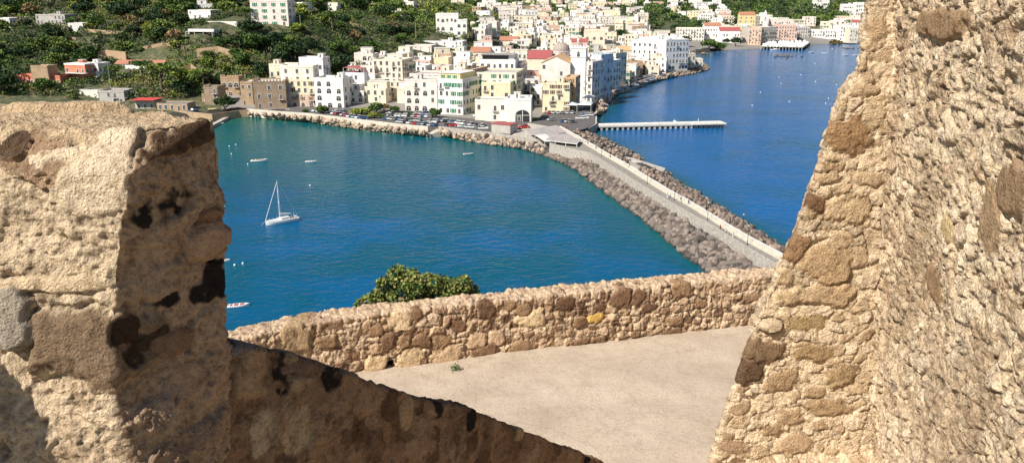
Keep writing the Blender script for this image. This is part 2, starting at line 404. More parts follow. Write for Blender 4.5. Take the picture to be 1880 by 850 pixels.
# ------------------------------------------------------------------ foreground masonry: real solids, finely divided, stones raised from the mortar
def solid(name, mb, voxel, mat, field, stones=(), smooth_it=0):
    """mb: rough closed solid in world metres. Remeshed, then displaced and coloured by field()."""
    me0 = mb.mesh(name + '_rough')
    ob = bpy.data.objects.new(name, me0); C.objects.link(ob)
    md = ob.modifiers.new('r', 'REMESH'); md.mode = 'VOXEL'; md.voxel_size = voxel
    if smooth_it:
        ms = ob.modifiers.new('s', 'SMOOTH'); ms.factor = .5; ms.iterations = smooth_it
    dg = bpy.context.evaluated_depsgraph_get()
    me = bpy.data.meshes.new_from_object(ob.evaluated_get(dg))
    ob.modifiers.clear()
    N = len(me.vertices)
    co = np.empty(N*3, np.float32); me.vertices.foreach_get('co', co); co = co.reshape(-1, 3).astype(float)
    nr = np.empty(N*3, np.float32); me.vertex_normals.foreach_get('vector', nr); nr = nr.reshape(-1, 3).astype(float)
    co_all, nr_all = co, nr
    tv = np.array((0, 0, CAMZ))-co; tl = np.linalg.norm(tv, axis=1); fac = (tv*nr).sum(1)/tl
    zz = co[:,1]*_sa-(co[:,2]-CAMZ)*_ca; pxx = 940+FPX*co[:,0]/np.maximum(zz, .1); pyy = 425-FPX*(co[:,1]*_ca+(co[:,2]-CAMZ)*_sa)/np.maximum(zz, .1)
    vis = np.nonzero((fac > -.42) & (pxx > -260) & (pxx < 2140) & (pyy < 1010) & (pyy > -160) & (zz > .5))[0]
    co = co[vis]; nr = nr[vis]
    h, col = field(co, nr)
    # stones, stains and painted shade the photograph shows one by one: px, py, half width px, half height px, turn, colour, rise
    bv = BVHTree.FromPolygons([v.co for v in me0.vertices], [p.vertices[:] for p in me0.polygons])
    wob = np.stack([fbm(co*5.0, 3, 31), fbm(co*5.0+9, 3, 37)], 1)
    fine = fbm(co*14.0, 3, 41)
    for (px, py, a, c, rot, colr, rise) in stones:
        r = ray(px, py).normalized(); hit = bv.ray_cast(Vector((0, 0, CAMZ)), r, 60)
        if hit[0] is None: continue
        p, n, _, dist = hit
        nn = Vector(n)
        if nn.dot(r) > 0: nn = -nn
        t = Vector((0, 0, 1)).cross(nn); t = t.normalized() if t.length > .05 else Vector((1, 0, 0))
        u = nn.cross(t).normalized()
        rt = r.dot(t); k = max(.25, math.sqrt(max(0, 1-rt*rt))); ru = r.dot(u); k2 = max(.35, math.sqrt(max(0, 1-ru*ru)))
        A = a*dist/FPX/k; B = c*dist/FPX/k2
        q = co - np.array(p); x = q@np.array(t); y = q@np.array(u); w = q@np.array(nn)
        cr, sr = math.cos(math.radians(rot)), math.sin(math.radians(rot))
        X = (x*cr+y*sr)/A + (wob[:,0]*.6+fine*.22*min(1, .25/A)); Y = (-x*sr+y*cr)/B + (wob[:,1]*.6+fine*.22*min(1, .25/A))
        e = (np.abs(X)**2.8+np.abs(Y)**2.8)**(1/2.8)
        near = np.abs(w) < max(A, B)*.9+.1
        mk = sstep(1.08, .92, e)*near; ring = sstep(1.0, 1.12, e)*sstep(1.35, 1.14, e)*near
        body = sstep(1.0, .70, e)*near
        if rise != 0:
            h = h*(1-mk) + mk*(rise*(.35+.65*body)+fine*.006*(1+abs(rise)*20)) - ring*abs(rise)*.45
        if 0 < rise <= .012: mk = mk*sstep(-.42, -.02, wob[:, 0]+fine*.9+.25*(1-e))
        cc = np.array(colr)[None, :]*(1+.22*fine[:, None])
        col = col*(1-mk[:, None]) + cc*mk[:, None]
    co2 = co_all.copy(); co2[vis] += nr*h[:, None]
    cfull = np.ones((N, 3))*col.mean(0)[None, :]; cfull[vis] = col; col = cfull
    me.vertices.foreach_set('co', co2.astype(np.float32).ravel())
    ca = me.attributes.new('Col', 'FLOAT_COLOR', 'POINT')
    ca.data.foreach_set('color', np.concatenate([np.clip(col, .004, .9), np.ones((N, 1))], 1).astype(np.float32).ravel())
    me.materials.clear(); me.materials.append(mat)
    me.polygons.foreach_set('material_index', np.zeros(len(me.polygons), np.int32))
    me.polygons.foreach_set('use_smooth', np.ones(len(me.polygons), bool)); me.update()
    ob.data = me; bpy.data.meshes.remove(me0); me.name = name
    return ob
def palette(idv, cols, wts):
    w = np.cumsum(np.array(wts)/sum(wts)); k = np.searchsorted(w, np.clip(idv, 0, .9999))
    return np.array(cols)[k]
MORT = np.array((.62, .48, .335)); PALEST = (.62, .47, .31)

# ---- far parapet of the terrace
FLOOR = 53.1
tops = [P(330, 640, 54.2), P(415, 607, 54.2), P(530, 580, 54.2), P(660, 561, 54.2), P(880, 538, 54.2), P(1100, 516, 54.2), P(1290, 499, 54.2), P(1520, 482, 54.2)]
def offs(pts, d):
    out = []
    for i, p in enumerate(pts):
        a = pts[max(0, i-1)]; b_ = pts[min(len(pts)-1, i+1)]
        t = (b_-a); t.z = 0; t.normalize(); n = Vector((t.y, -t.x, 0)); out.append(p + n*d)
    return out
inn = offs(tops, .50); innb = offs(tops, .62)
mb = MB(); rings = []
for o, i, ib in zip(tops, inn, innb):
    rings.append([(o.x, o.y, 52.0), (o.x, o.y, 54.18), (i.x, i.y, 54.16), (ib.x, ib.y, 52.0)])
mb.loft(rings, LIME)
def f_parapet(co, nr):
    a = math.atan2(tops[6].y-tops[3].y, tops[6].x-tops[3].x); c, s = math.cos(a), math.sin(a)
    u = co[:,0]*c+co[:,1]*s; w = -co[:,0]*s+co[:,1]*c; v = co[:,2]-FLOOR
    big = sstep(-.2, -4.0, u)          # larger boulders towards the left end
    q = np.stack([u*4.3, v*6.6+.35*fbm(co*1.2, 2, 3), w*2.6+.2], 1) + .26*np.stack([fbm(co*4, 3, 8), fbm(co*4+5, 3, 9), fbm(co*4+9, 3, 10)], 1)
    q2 = np.stack([u*3.0+7, v*4.2+.35*fbm(co*1.2, 2, 3), w*2.2+.2], 1) + .24*np.stack([fbm(co*4, 3, 8), fbm(co*4+5, 3, 9), fbm(co*4+9, 3, 10)], 1)
    F1, F2, idv = worley(q, 11, (.75, .45, .5)); G1, G2, idg = worley(q2, 12, (.75, .45, .5))
    sel = (u < 2.9+1.2*fbm(co*.8, 2, 77))
    F1 = np.where(sel, G1, F1); F2 = np.where(sel, G2, F2); idv = np.where(sel, idg, idv)
    e = F2-F1+.05*fbm(co*9, 3, 28); st = sstep(.05, .13, e)*(.8+.2*sstep(.1, .4, e))
    rise = .024+.045*((idv*7.3) % 1)
    n1 = fbm(co*3, 4, 21); n2 = fbm(co*11, 4, 22); n3 = fbm(co*30, 3, 23)
    rg = 1-np.abs(fbm(co*8, 4, 25))
    h = st*rise*(.35+.65*sstep(-.4, .1, fbm(co*1.7, 2, 26))) + n1*.035 + n2*.026 + n3*.016 + (rg-.8)*.075
    cols = [(.58,.45,.32),(.48,.355,.24),(.40,.285,.185),(.32,.215,.14),(.23,.148,.095),(.16,.10,.065),(.54,.42,.30),(.43,.32,.215)]
    pc = palette(idv, cols, [3.2, 3.5, 3.5, 2.6, 2, 1.2, 2.6, 3.2])
    m_ = MORT*np.ones_like(pc)*(1+.10*n1[:, None])
    mk = sstep(.06, .20, e+.16*n2)[:, None]
    col = m_*(1-mk)+pc*mk*(1+.3*n2[:, None])
    # top bedding is paler and flatter
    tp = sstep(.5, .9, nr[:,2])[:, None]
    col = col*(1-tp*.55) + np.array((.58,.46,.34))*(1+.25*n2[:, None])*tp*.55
    crev = sstep(.07, .0, e)[:, None]*sstep(-.35, .1, n2)[:, None]
    col = col*(1-.5*crev)*(1-.35*sstep(.76, .5, rg))[:, None]
    return h, col
BR = (.20,.125,.075); DB = (.15,.09,.055); MBN = (.30,.20,.12); TN = (.46,.34,.21); YL = (.60,.40,.12); LT = (.64,.50,.33)
st_par = [(713,627,16,15,0,BR,.05),(746,627,14,14,0,MBN,.05),(777,627,16,14,0,BR,.05),(812,632,18,20,0,MBN,.04),(841,595,15,11,0,BR,.05),(751,602,13,9,0,BR,.04),(765,578,11,13,0,BR,.045),(690,606,13,11,0,MBN,.04),
          (600,627,18,13,0,MBN,.05),(892,570,17,15,0,DB,.05),(931,563,20,9,5,MBN,.04),(1035,555,17,13,0,DB,.05),(974,588,26,15,2,(.66,.52,.33),.05),(961,569,14,13,0,MBN,.04),(893,646,26,12,6,BR,.05),(955,637,24,11,4,MBN,.045),
          (1092,583,17,8,15,YL,.04),(1065,592,12,10,0,BR,.05),(1140,545,17,16,0,BR,.055),(1170,543,12,14,0,BR,.05),(1253,534,19,14,0,MBN,.055),(1192,564,15,8,8,DB,.045),(1285,556,13,8,0,MBN,.04),(1101,563,11,5,0,DB,.04),
          (1067,629,22,9,3,BR,.045),(1100,624,16,8,0,BR,.045),(1072,640,26,9,5,DB,.05),(1240,589,15,10,8,MBN,.05),(1287,610,10,8,0,MBN,.04),(1236,609,24,6,4,BR,.045),(1175,626,11,9,0,BR,.045),(1387,571,14,9,0,DB,.04),(1375,545,16,6,0,MBN,.03),
          (820,655,27,17,0,(.50,.37,.24),.06),(752,661,25,18,0,(.52,.40,.25),.06),(690,668,22,17,0,(.56,.43,.27),.07),(540,600,24,18,0,(.42,.31,.19),.06),(560,581,18,10,0,(.36,.25,.15),.05),(735,573,17,11,0,LT,.04),(874,625,17,15,0,(.58,.43,.28),.04),(910,620,15,14,0,(.50,.37,.25),.04),
          (716,672,6,13,0,(.05,.035,.025),-.16)]  # hole: sunk into the wall, its inner shadow painted dark as well
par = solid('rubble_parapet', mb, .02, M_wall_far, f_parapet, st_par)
tag(par, 'low pale rubble stone parapet along the far edge of the sunlit terrace', 'wall')

# ---- terrace floor
m, nt, b = newmat('terrace_mortar_floor')
n1 = noise_out(nt, .9, 6, .6); n2 = noise_out(nt, 14, 6, .7); n3 = noise_out(nt, 70, 3, .6)
c0 = mix(nt, ramp(nt, n1, [(.35, 0.0), (.68, 1.0)]), (.42, .34, .262), (.54, .45, .355))
n4 = noise_out(nt, 2.6, 8, .75)
c0 = mix(nt, ramp(nt, n4, [(.50, 0.0), (.68, .55)]), c0, (.33, .255, .19))
c0 = mix(nt, ramp(nt, n2, [(.54, 0.0), (.70, .6)]), c0, (.28, .20, .14))
vc = nd(nt, 'ShaderNodeTexVoronoi', feature='DISTANCE_TO_EDGE'); vc.inputs['Scale'].default_value = .42
tcv = nd(nt, 'ShaderNodeTexCoord'); adv = nd(nt, 'ShaderNodeVectorMath', operation='ADD'); nzv = nd(nt, 'ShaderNodeTexNoise'); nzv.inputs['Scale'].default_value = 1.1; nzv.inputs['Detail'].default_value = 6
nt.links.new(tcv.outputs['Object'], adv.inputs[0]); nt.links.new(tcv.outputs['Object'], nzv.inputs['Vector']); nt.links.new(nzv.outputs['Color'], adv.inputs[1]); nt.links.new(adv.outputs[0], vc.inputs['Vector'])
c0 = mix(nt, ramp(nt, vc.outputs['Distance'], [(0.0, .35), (.006, 0.0)]), c0, (.20, .14, .10))
c0 = mix(nt, ramp(nt, n3, [(.36, .75), (.47, 0.0)]), c0, (.27, .19, .13))
nt.links.new(c0, b.inputs['Base Color']); b.inputs['Roughness'].default_value = .95; b.inputs['Specular IOR Level'].default_value = .15
ad = nd(nt, 'ShaderNodeMath', operation='MULTIPLY_ADD'); nt.links.new(n3, ad.inputs[0]); ad.inputs[1].default_value = .3; nt.links.new(n2, ad.inputs[2])
bp = nd(nt, 'ShaderNodeBump'); bp.inputs['Strength'].default_value = .6; bp.inputs['Distance'].default_value = .03
nt.links.new(ad.outputs[0], bp.inputs['Height']); nt.links.new(bp.outputs[0], b.inputs['Normal'])
nx, ny = 260, 260
xs = np.linspace(-9, 9, nx); ys = np.linspace(5, 19, ny); X, Y = np.meshgrid(xs, ys); X = X.ravel(); Y = Y.ravel()
pl = offs(tops, .2)
yl = np.interp(X, [p.x for p in pl], [p.y for p in pl])
q = np.stack([X, Y, X*0], 1)
Z = FLOOR + fbm(q*.5, 4, 3)*.07 + fbm(q*3, 3, 4)*.012
Y2 = np.minimum(Y, yl)
i = np.arange((ny-1)*(nx-1)); r_, c_ = i//(nx-1), i % (nx-1); a_ = r_*nx+c_
me = bpy.data.meshes.new('terrace'); me.from_pydata(np.stack([X, Y2, Z], 1).tolist(), [], np.stack([a_, a_+1, a_+nx+1, a_+nx], 1).tolist())
me.materials.append(m); me.polygons.foreach_set('use_smooth', [True]*len(me.polygons))
tag(link('terrace_floor', me), 'pale dusty mortar terrace floor inside the parapet', 'floor', kind='structure')

# ---- merlon on the left
zt = D(250, 246, 4.4).z
Npx = [(300,960,4.12),(238,850,4.18),(214,750,4.24),(207,650,4.29),(213,520,4.34),(226,400,4.38),(243,320,4.40)]
Rpx = [(440,960,4.9),(436,850,4.92),(428,750,4.95),(420,640,4.97),(418,520,5.0),(412,430,5.0),(406,310,5.0)]
mb = MB(); rings = []
for (n_, r2) in zip(Npx, Rpx):
    Nn = D(*n_); R = D(*r2); z = Nn.z
    R = Vector((R.x, R.y, z))
    rings.append([(Nn.x-3.6, Nn.y-.05, z), (Nn.x-1.2, Nn.y-.02, z), tuple(Nn), tuple(R), (R.x-1.0, R.y+.55, z), (R.x-4.0, R.y+1.2, z)])
Nn = P(246, 236, zt); R = P(392, 217, zt)
rings.append([(Nn.x-3.6, Nn.y+.05, zt), (Nn.x-1.2, Nn.y+.10, zt), (Nn.x, Nn.y, zt), (R.x, R.y, zt), (R.x-1.0, R.y+.55, zt), (R.x-4.0, R.y+1.2, zt)])
mb.loft(rings, LIME)
def f_merlon(co, nr):
    n0 = fbm(co*1.4, 3, 50); n1 = fbm(co*4, 4, 51); n2 = fbm(co*13, 4, 52); n3 = fbm(co*45, 3, 53); rid = 1-np.abs(fbm(co*7+3, 4, 54))
    wq = np.stack([co[:,0]*2.6, co[:,2]*3.0, co[:,1]*2.6], 1)+.35*np.stack([n1, n0, n2], 1)
    F1, F2, idv = worley(wq, 60, (.8, .7, .8)); e = F2-F1
    st = sstep(.04, .22, e)
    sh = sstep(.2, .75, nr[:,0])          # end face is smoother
    h = n0*.10 + n1*.05 + n2*.016 + n3*.006 + st*.03*((idv*5.1) % 1) + (rid-.8)*.05*(1-sh)
    top = sstep(.5, .9, nr[:,2]); h = h*(1-.45*top) - .08*sstep(.0, .5, n0)*top
    pf = fbm(co*24, 3, 57); pit2 = sstep(.22, .36, pf)*sstep(-.35, .15, n1); rd = 1-np.abs(fbm(co*16, 4, 58))
    pitm = sstep(.22, .36, n2)*sstep(-.3, .2, n1); h = h - pitm*.013 - pit2*.010*(1-.4*sh) + n3*.004 + (rd-.8)*.028
    base = np.array((.68, .56, .40))[None, :]*(1+.13*n1[:, None])
    cols = palette(idv, [(.70,.57,.40),(.60,.46,.30),(.48,.355,.225),(.33,.235,.15),(.66,.54,.38)], [5, 3, 1.6, .5, 3])
    mk = (st*.65)[:, None]
    col = base*(1-mk)+cols*mk
    col = col*(1-.3*pitm[:, None])*(1-.35*pit2[:, None])*(1-.3*sstep(.75, .5, rd)[:, None])*(1+.18*n3[:, None])
    dk = (sh*.62)[:, None]; col = col*(1-dk)+np.array((.35, .225, .14))*dk  # shade of the end face mixed into its colour
    st2 = sstep(.25, .6, fbm(co*np.array((3, 3, 1.6)), 4, 66))[:, None]; col = col*(1-st2*.45)+np.array((.20,.135,.085))*st2*.45
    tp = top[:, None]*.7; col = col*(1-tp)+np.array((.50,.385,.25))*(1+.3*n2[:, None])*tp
    return h, col
BK = (.022,.018,.016)
st_mer = [(150,630,88,58,-8,(.24,.175,.115),.05),(236,622,24,42,0,(.055,.036,.022),.012),(15,585,26,62,8,(.38,.34,.28),.05),(296,382,42,24,18,BK,.012),(400,515,22,32,10,BK,.011),(374,540,22,20,-15,BK,.01),(415,548,16,20,0,BK,.011),(310,552,26,12,12,BK,.01),
          (385,400,26,26,0,(.30,.19,.12),.05),(375,445,42,38,0,(.46,.32,.21),.06),(285,618,24,12,20,(.07,.048,.03),.01),(320,625,36,22,0,(.26,.17,.11),.02),(335,250,66,24,8,(.10,.062,.036),.012),
          (65,285,40,42,0,(.34,.24,.155),-.04),(150,310,70,40,0,(.70,.575,.415),.012),(165,372,60,22,0,(.71,.59,.43),.012),(205,290,28,60,0,(.71,.59,.43),.012),(30,270,18,26,0,(.12,.08,.05),-.03),
          (345,700,26,30,0,(.42,.29,.19),.01),(100,520,80,12,0,(.66,.53,.36),.02),(130,205,85,10,0,(.52,.40,.26),.06)]
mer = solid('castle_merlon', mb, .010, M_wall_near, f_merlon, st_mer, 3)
tag(mer, 'large weathered stone battlement block with dark scorched patches, nearest on the left', 'battlement')

# ---- sloping stair wall leading down to the right of the merlon
SD0 = Vector((.60, .80)); SP0 = (D(415, 627, 4.98).x, 4.98)
tp = [(360,612),(415,627),(500,644),(600,672),(700,711),(800,739),(862,748),(905,768),(1000,806),(1110,852),(1180,884),(1240,915)]
pts = [RP(a, b_, SP0, SD0) for a, b_ in tp]
nb_ = Vector((-.80, .60, 0))
mb = MB(); rings = []
for p in pts:
    rings.append([(p.x+.05, p.y-.03, 49.5), (p.x, p.y, p.z), tuple(p+nb_*.22+Vector((0,0,-.02))), tuple(Vector((p.x, p.y, 49.5))+nb_*.45)])
mb.loft(rings, LIME)
def f_slope(co, nr):
    n0 = fbm(co*1.3, 3, 70); n1 = fbm(co*4, 4, 71); n2 = fbm(co*13, 4, 72); n3 = fbm(co*40, 3, 73)
    u = co[:,0]*.6+co[:,1]*.8; v = co[:,2]
    wq = np.stack([u*3.6, v*2.3, (-co[:,0]*.8+co[:,1]*.6)*2], 1)+.30*np.stack([n1, n0, n2], 1)
    F1, F2, idv = worley(wq, 80, (.8, .7, .5)); e = F2-F1; st = sstep(.04, .22, e)
    rd = 1-np.abs(fbm(co*14, 4, 88)); h = n0*.04+n1*.025+n2*.016+n3*.008+st*.018*idv+(rd-.8)*.03
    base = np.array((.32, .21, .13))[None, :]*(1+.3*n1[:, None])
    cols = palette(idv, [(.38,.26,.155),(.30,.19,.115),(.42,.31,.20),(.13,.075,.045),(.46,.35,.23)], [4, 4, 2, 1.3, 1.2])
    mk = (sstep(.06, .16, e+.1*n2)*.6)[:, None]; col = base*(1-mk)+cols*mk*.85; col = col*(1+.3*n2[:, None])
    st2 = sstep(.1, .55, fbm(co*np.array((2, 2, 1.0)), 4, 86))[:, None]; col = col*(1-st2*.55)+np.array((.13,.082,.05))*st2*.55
    return h, col
st_sl = [(515,690,14,44,0,BK,.01),(608,690,20,22,0,BK,.01),(805,750,9,17,0,BK,.01),(867,765,11,20,0,BK,.01),(772,742,9,16,0,DB,.01),(480,795,20,34,0,(.46,.37,.25),.015),(545,790,28,32,0,(.46,.36,.23),.015),
         (460,690,28,42,0,(.40,.28,.17),.02),(675,735,24,36,0,(.34,.23,.14),.02),(745,760,14,28,0,(.42,.30,.18),.02),(715,745,16,24,0,(.13,.08,.05),.015),(440,640,26,10,-12,(.20,.19,.19),.02),(660,800,18,22,0,DB,.01),(800,800,9,16,0,DB,.01),  # grey mark at the wall's upper end paints the merlon's shade on it
         (900,775,9,15,0,BR,.01),(868,810,12,14,0,DB,.01),(795,835,12,16,0,DB,.01),(1025,820,8,12,0,DB,.01),(1078,842,10,10,0,BK,.01),(885,838,12,16,0,DB,.01),(560,670,40,18,-18,(.20,.14,.10),.02),(955,790,9,14,0,(.40,.29,.17),.02)]
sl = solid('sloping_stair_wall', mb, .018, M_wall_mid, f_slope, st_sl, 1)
tag(sl, 'shaded rubble wall whose top slopes down to the right in front of the terrace', 'wall')

# ---- great battered wall on the right
Kpx = [(1283,905,10.2),(1308,850,10.6),(1342,740,10.75),(1385,610,10.9),(1434,490,11.0),(1462,430,11.05),(1492,350,11.1),(1522,250,11.15),(1546,178,11.2),(1575,137,11.25),(1588,70,11.3),(1602,0,11.35),(1608,-40,11.38)]
mb = MB(); rings = []
for a, b_, dy in Kpx:
    K = D(a, b_, dy); z = K.z
    jx = 1646-(b_*.055 if b_ > 0 else 0); J = D(jx, b_, dy-.02+.0004*max(0, b_)); J = Vector((J.x, J.y, z))
    N1 = Vector((4.80+.05*(57-z), 8.2, z)); N = Vector((4.2+.07*(57-z), 4.2, z))
    rings.append([tuple(K), (K.x+.35, K.y+.8, z), (max(6.1, K.x+.9), 13.2, z), (6.2, 4.2, z), tuple(N), tuple(N1), tuple(J)])
r0 = [(x_, y_, 51.5) for x_, y_, z_ in rings[0]]; mb.loft([r0]+rings, LIME)
def f_right(co, nr):
    n0 = fbm(co*1.1, 3, 90); n1 = fbm(co*3.2, 4, 91); n2 = fbm(co*10, 4, 92); n3 = fbm(co*32, 3, 93); rid = 1-np.abs(fbm(co*5+3, 4, 94))
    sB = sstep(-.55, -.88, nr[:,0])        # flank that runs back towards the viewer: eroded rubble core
    u = co[:,0]; v = co[:,2]
    jq = .22*np.stack([fbm(co*3, 2, 95), fbm(co*3+4, 2, 96), fbm(co*3+8, 2, 97)], 1)
    qA = np.stack([u*3.9, v*5.8, co[:,1]*1.2], 1)+jq*1.5
    A1, A2, ida = worley(qA, 100, (.8, .75, .5)); eA = A2-A1
    qB = np.stack([co[:,1]*2.6, v*3.9, u*2.2], 1)+jq*2.2
    B1, B2, idb = worley(qB, 110, (.95, .95, .6)); eB = B2-B1
    qC = co*np.array((11.0, 8.0, 13.0))+jq*4
    C1, C2, idc = worley(qC, 120, (.9, .9, .9)); eC = C2-C1
    eA = eA+.06*n2; stA = sstep(.05, .12, eA); stB = sstep(.04, .14, eB+.08*n2)
    has = sstep(.15, .25, (ida*13.7) % 1)      # some beds are smeared over with mortar
    hA = stA*has*(.016+.030*ida) + n1*.025 + n2*.020 + n3*.013
    calm = sstep(-.1, .3, fbm(np.stack([co[:,1]*1.1, v*.35, u*0], 1), 3, 143)); hB = stB*(.01+.06*idb)*(1-.8*calm) + sstep(.05, .2, eC)*.018*idc + n0*.08 + n1*.045 + n2*.018 + n3*.009 + (rid-.8)*.06
    rg = 1-np.abs(fbm(co*9+2, 4, 145)); hA = hA+(rg-.8)*.03; hB = hB+(rg-.8)*.035
    h = hA*(1-sB)+hB*sB
    mort = np.array((.75, .62, .44))[None, :]*(1+.08*n1[:, None])
    pa = palette(ida, [(.68,.555,.39),(.57,.44,.285),(.44,.32,.20),(.27,.18,.11),(.72,.60,.44)], [4, 3.4, 1.6, .6, 3])
    mA = (sstep(.06, .15, eA+.05*n2)*has)[:, None]; cA = mort*(1-mA)+pa*mA*(1+.2*n2[:, None])
    pb = palette(idb, [(.72,.61,.45),(.58,.455,.31),(.46,.335,.22),(.34,.235,.155),(.76,.66,.50),(.64,.54,.42)], [4, 3, 2.2, .9, 4, 2])
    pc = palette(idc, [(.72,.60,.43),(.54,.41,.27),(.38,.27,.18),(.78,.67,.51)], [3, 2, 1, 3])
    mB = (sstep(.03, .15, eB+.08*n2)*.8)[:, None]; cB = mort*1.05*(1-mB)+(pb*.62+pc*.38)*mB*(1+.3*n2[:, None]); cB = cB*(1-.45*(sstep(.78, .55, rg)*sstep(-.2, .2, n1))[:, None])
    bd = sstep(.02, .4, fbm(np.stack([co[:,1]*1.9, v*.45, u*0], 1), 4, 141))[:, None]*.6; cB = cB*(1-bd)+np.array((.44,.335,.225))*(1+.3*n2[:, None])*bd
    hole = sstep(.26, .36, fbm(co*np.array((7, 7, 11)), 4, 130)); hol2 = sstep(.28, .38, fbm(co*np.array((15, 15, 22)), 3, 131))
    h = h - (hole*.04+hol2*.009)*sB; cB = cB*(1-.42*hole[:, None])*(1-.25*hol2[:, None])
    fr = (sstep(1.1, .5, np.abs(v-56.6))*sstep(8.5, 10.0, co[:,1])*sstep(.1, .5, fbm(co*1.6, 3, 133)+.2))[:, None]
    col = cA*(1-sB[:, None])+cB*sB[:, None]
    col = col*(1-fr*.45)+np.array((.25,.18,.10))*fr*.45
    return h, col
st_rt = [(1556,250,34,28,0,(.36,.235,.13),.05),(1525,487,40,34,0,(.50,.365,.22),.06),(1497,375,19,15,0,(.20,.12,.07),.05),(1376,682,20,23,0,(.14,.09,.055),.06),(1402,645,32,19,-8,(.24,.165,.10),.06),(1432,700,27,15,8,(.42,.30,.18),.04),
         (1450,545,30,15,-6,(.58,.45,.28),.05),(1522,542,40,18,0,(.52,.385,.24),.05),(1568,390,22,22,0,(.56,.43,.27),.05),(1530,385,18,22,0,(.60,.46,.30),.04),(1545,690,24,18,0,(.42,.31,.18),.05),(1492,648,30,14,-5,(.38,.27,.15),.04),
         (1520,745,34,14,-5,(.42,.30,.18),.04),(1448,765,22,14,0,(.44,.32,.20),.04),(1460,812,30,16,-4,(.50,.37,.24),.04),(1495,720,16,9,0,(.46,.34,.21),.04),(1415,790,14,8,0,(.40,.28,.17),.04),(1345,720,10,16,0,BR,.04),(1336,755,10,16,0,(.22,.14,.09),.04),
         (1350,820,26,10,-8,(.40,.28,.18),.03),(1414,597,16,11,0,(.60,.49,.35),.13),(1462,455,20,28,-28,(.33,.215,.12),.04),(1480,590,30,12,0,(.40,.30,.16),.03),(1500,290,15,12,0,(.40,.28,.17),.05),(1580,470,14,20,0,(.56,.43,.28),.04),
         (1545,440,20,13,0,(.56,.43,.28),.04),(1590,165,22,10,0,(.52,.40,.26),.04),(1610,50,16,18,0,(.50,.37,.23),.03),(1722,520,18,32,0,(.36,.25,.15),.05),(1590,325,26,12,0,(.58,.46,.30),.04),(1520,325,22,10,0,(.54,.41,.26),.04),
         (1730,45,34,22,0,(.36,.25,.15),.07),(1600,210,18,22,0,(.60,.48,.32),.03),(1745,420,14,20,0,(.62,.50,.29),.04),(1860,350,20,40,0,(.34,.24,.15),.04),(1820,400,16,60,0,(.40,.29,.18),.03)]
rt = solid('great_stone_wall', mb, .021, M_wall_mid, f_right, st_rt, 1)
tag(rt, 'tall sunlit leaning rubble wall with rough eroded masonry filling the right side', 'wall')
# unseen block added beside the view to shade the merlon's lower left
A_, B_ = D(30, 690, 4.3)+SUNV*1.5, D(125, 862, 4.3)+SUNV*1.5
B2 = D(190, 1000, 4.3)+SUNV*1.5
mb = MB()
prof = [(B2.x, B2.z), (B_.x, B_.z), (A_.x, A_.z), (A_.x-.5, A_.z+.25), (A_.x-2.5, A_.z+.4), (A_.x-2.5, 52), (B2.x, 52)]
mb.add([(x, B_.y-.25, z) for x, z in prof]+[(x, B_.y+.2, z) for x, z in prof], [list(range(7)), list(range(7, 14))[::-1]]+[(i, 7+i, 7+(i+1) % 7, (i+1) % 7) for i in range(7)], LIME)
tag(mb.build('shade_block'), 'unseen stone block added just left of the view whose shade falls on the battlement', 'wall')

# ------------------------------------------------------------------ house building kit
def win_mesh(kind):
    mb = MB(); w, h = 1.0, 1.5
    if kind == 'arch':
        w = 1.9; h = 2.2
        pts = [(-w/2, 0), (w/2, 0), (w/2, h-.9)] + [(w/2*math.cos(t), h-.9+.9*math.sin(t)) for t in (math.pi*k/8 for k in range(1, 8))] + [(-w/2, h-.9)]
        def ext(sc, y0, y1, m):
            n = len(pts); q = [(x*sc, z*sc+(0 if sc == 1 else -.02)) for x, z in pts]
            mb.add([(x, y0, z) for x, z in q]+[(x, y1, z) for x, z in q], [list(range(n)), list(range(n, 2*n))[::-1]]+[(i, n+i, n+(i+1) % n, (i+1) % n) for i in range(n)], m)
        ext(1.12, -.04, .03, TRIM); ext(1.0, -.07, .0, GLASS)
        mb.box(-.04, .04, -.10, -.06, 0, h-.1, TRIM); mb.box(-w/2, w/2, -.10, -.06, h-.95, h-.87, TRIM)
        return mb.mesh('window_arch')
    g = {'plain': GLASS, 'green': GREENS, 'brown': BROWNS, 'door': GLASS}[kind]
    if kind == 'door': h = 2.2
    t = .14
    mb.box(-w/2-t, -w/2, -.10, .03, -t, h+t, TRIM); mb.box(w/2, w/2+t, -.10, .03, -t, h+t, TRIM)
    mb.box(-w/2, w/2, -.10, .03, h, h+t, TRIM); mb.box(-w/2-t, w/2+t, -.16, .03, -t-.08, -t, TRIM)
    mb.box(-w/2, w/2, -.04, .02, -t, h, g); mb.box(-.03, .03, -.07, -.03, 0, h, TRIM if g is GLASS else g)
    if kind in ('green', 'brown'):
        for s in (-1, 1): mb.box(s*(w/2+t+.26)-.26, s*(w/2+t+.26)+.26, -.09, -.01, -.05, h+.05, g)
    return mb.mesh('window_'+kind)
WM = {k: win_mesh(k) for k in ('plain', 'green', 'brown', 'arch', 'door')}
def balc_mesh():
    mb = MB(); mb.box(-1.3, 1.3, -1.05, .02, -.16, 0, TRIM)
    mb.box(-1.3, 1.3, -1.05, -1.0, .92, .99, RAIL)
    for k in range(14): x = -1.28+k*.197; mb.box(x-.02, x+.02, -1.04, -1.01, 0, .92, RAIL)
    for s in (-1.28, 1.28): mb.box(s-.02, s+.02, -1.04, 0, .92, .99, RAIL); mb.box(s-.02, s+.02, -.55, -.5, 0, .92, RAIL)
    return mb.mesh('balcony')
BALC = balc_mesh()
def hut_mesh(m):
    mb = MB(); mb.box(-1.5, 1.5, -1.7, 1.7, 0, 2.4, m); mb.box(-1.65, 1.65, -1.85, 1.85, 2.4, 2.55, ROOFL); mb.box(-.4, .4, -1.74, -1.69, 0, 2.0, BROWNS); return mb.mesh('roof_hut')
HUTS = {}
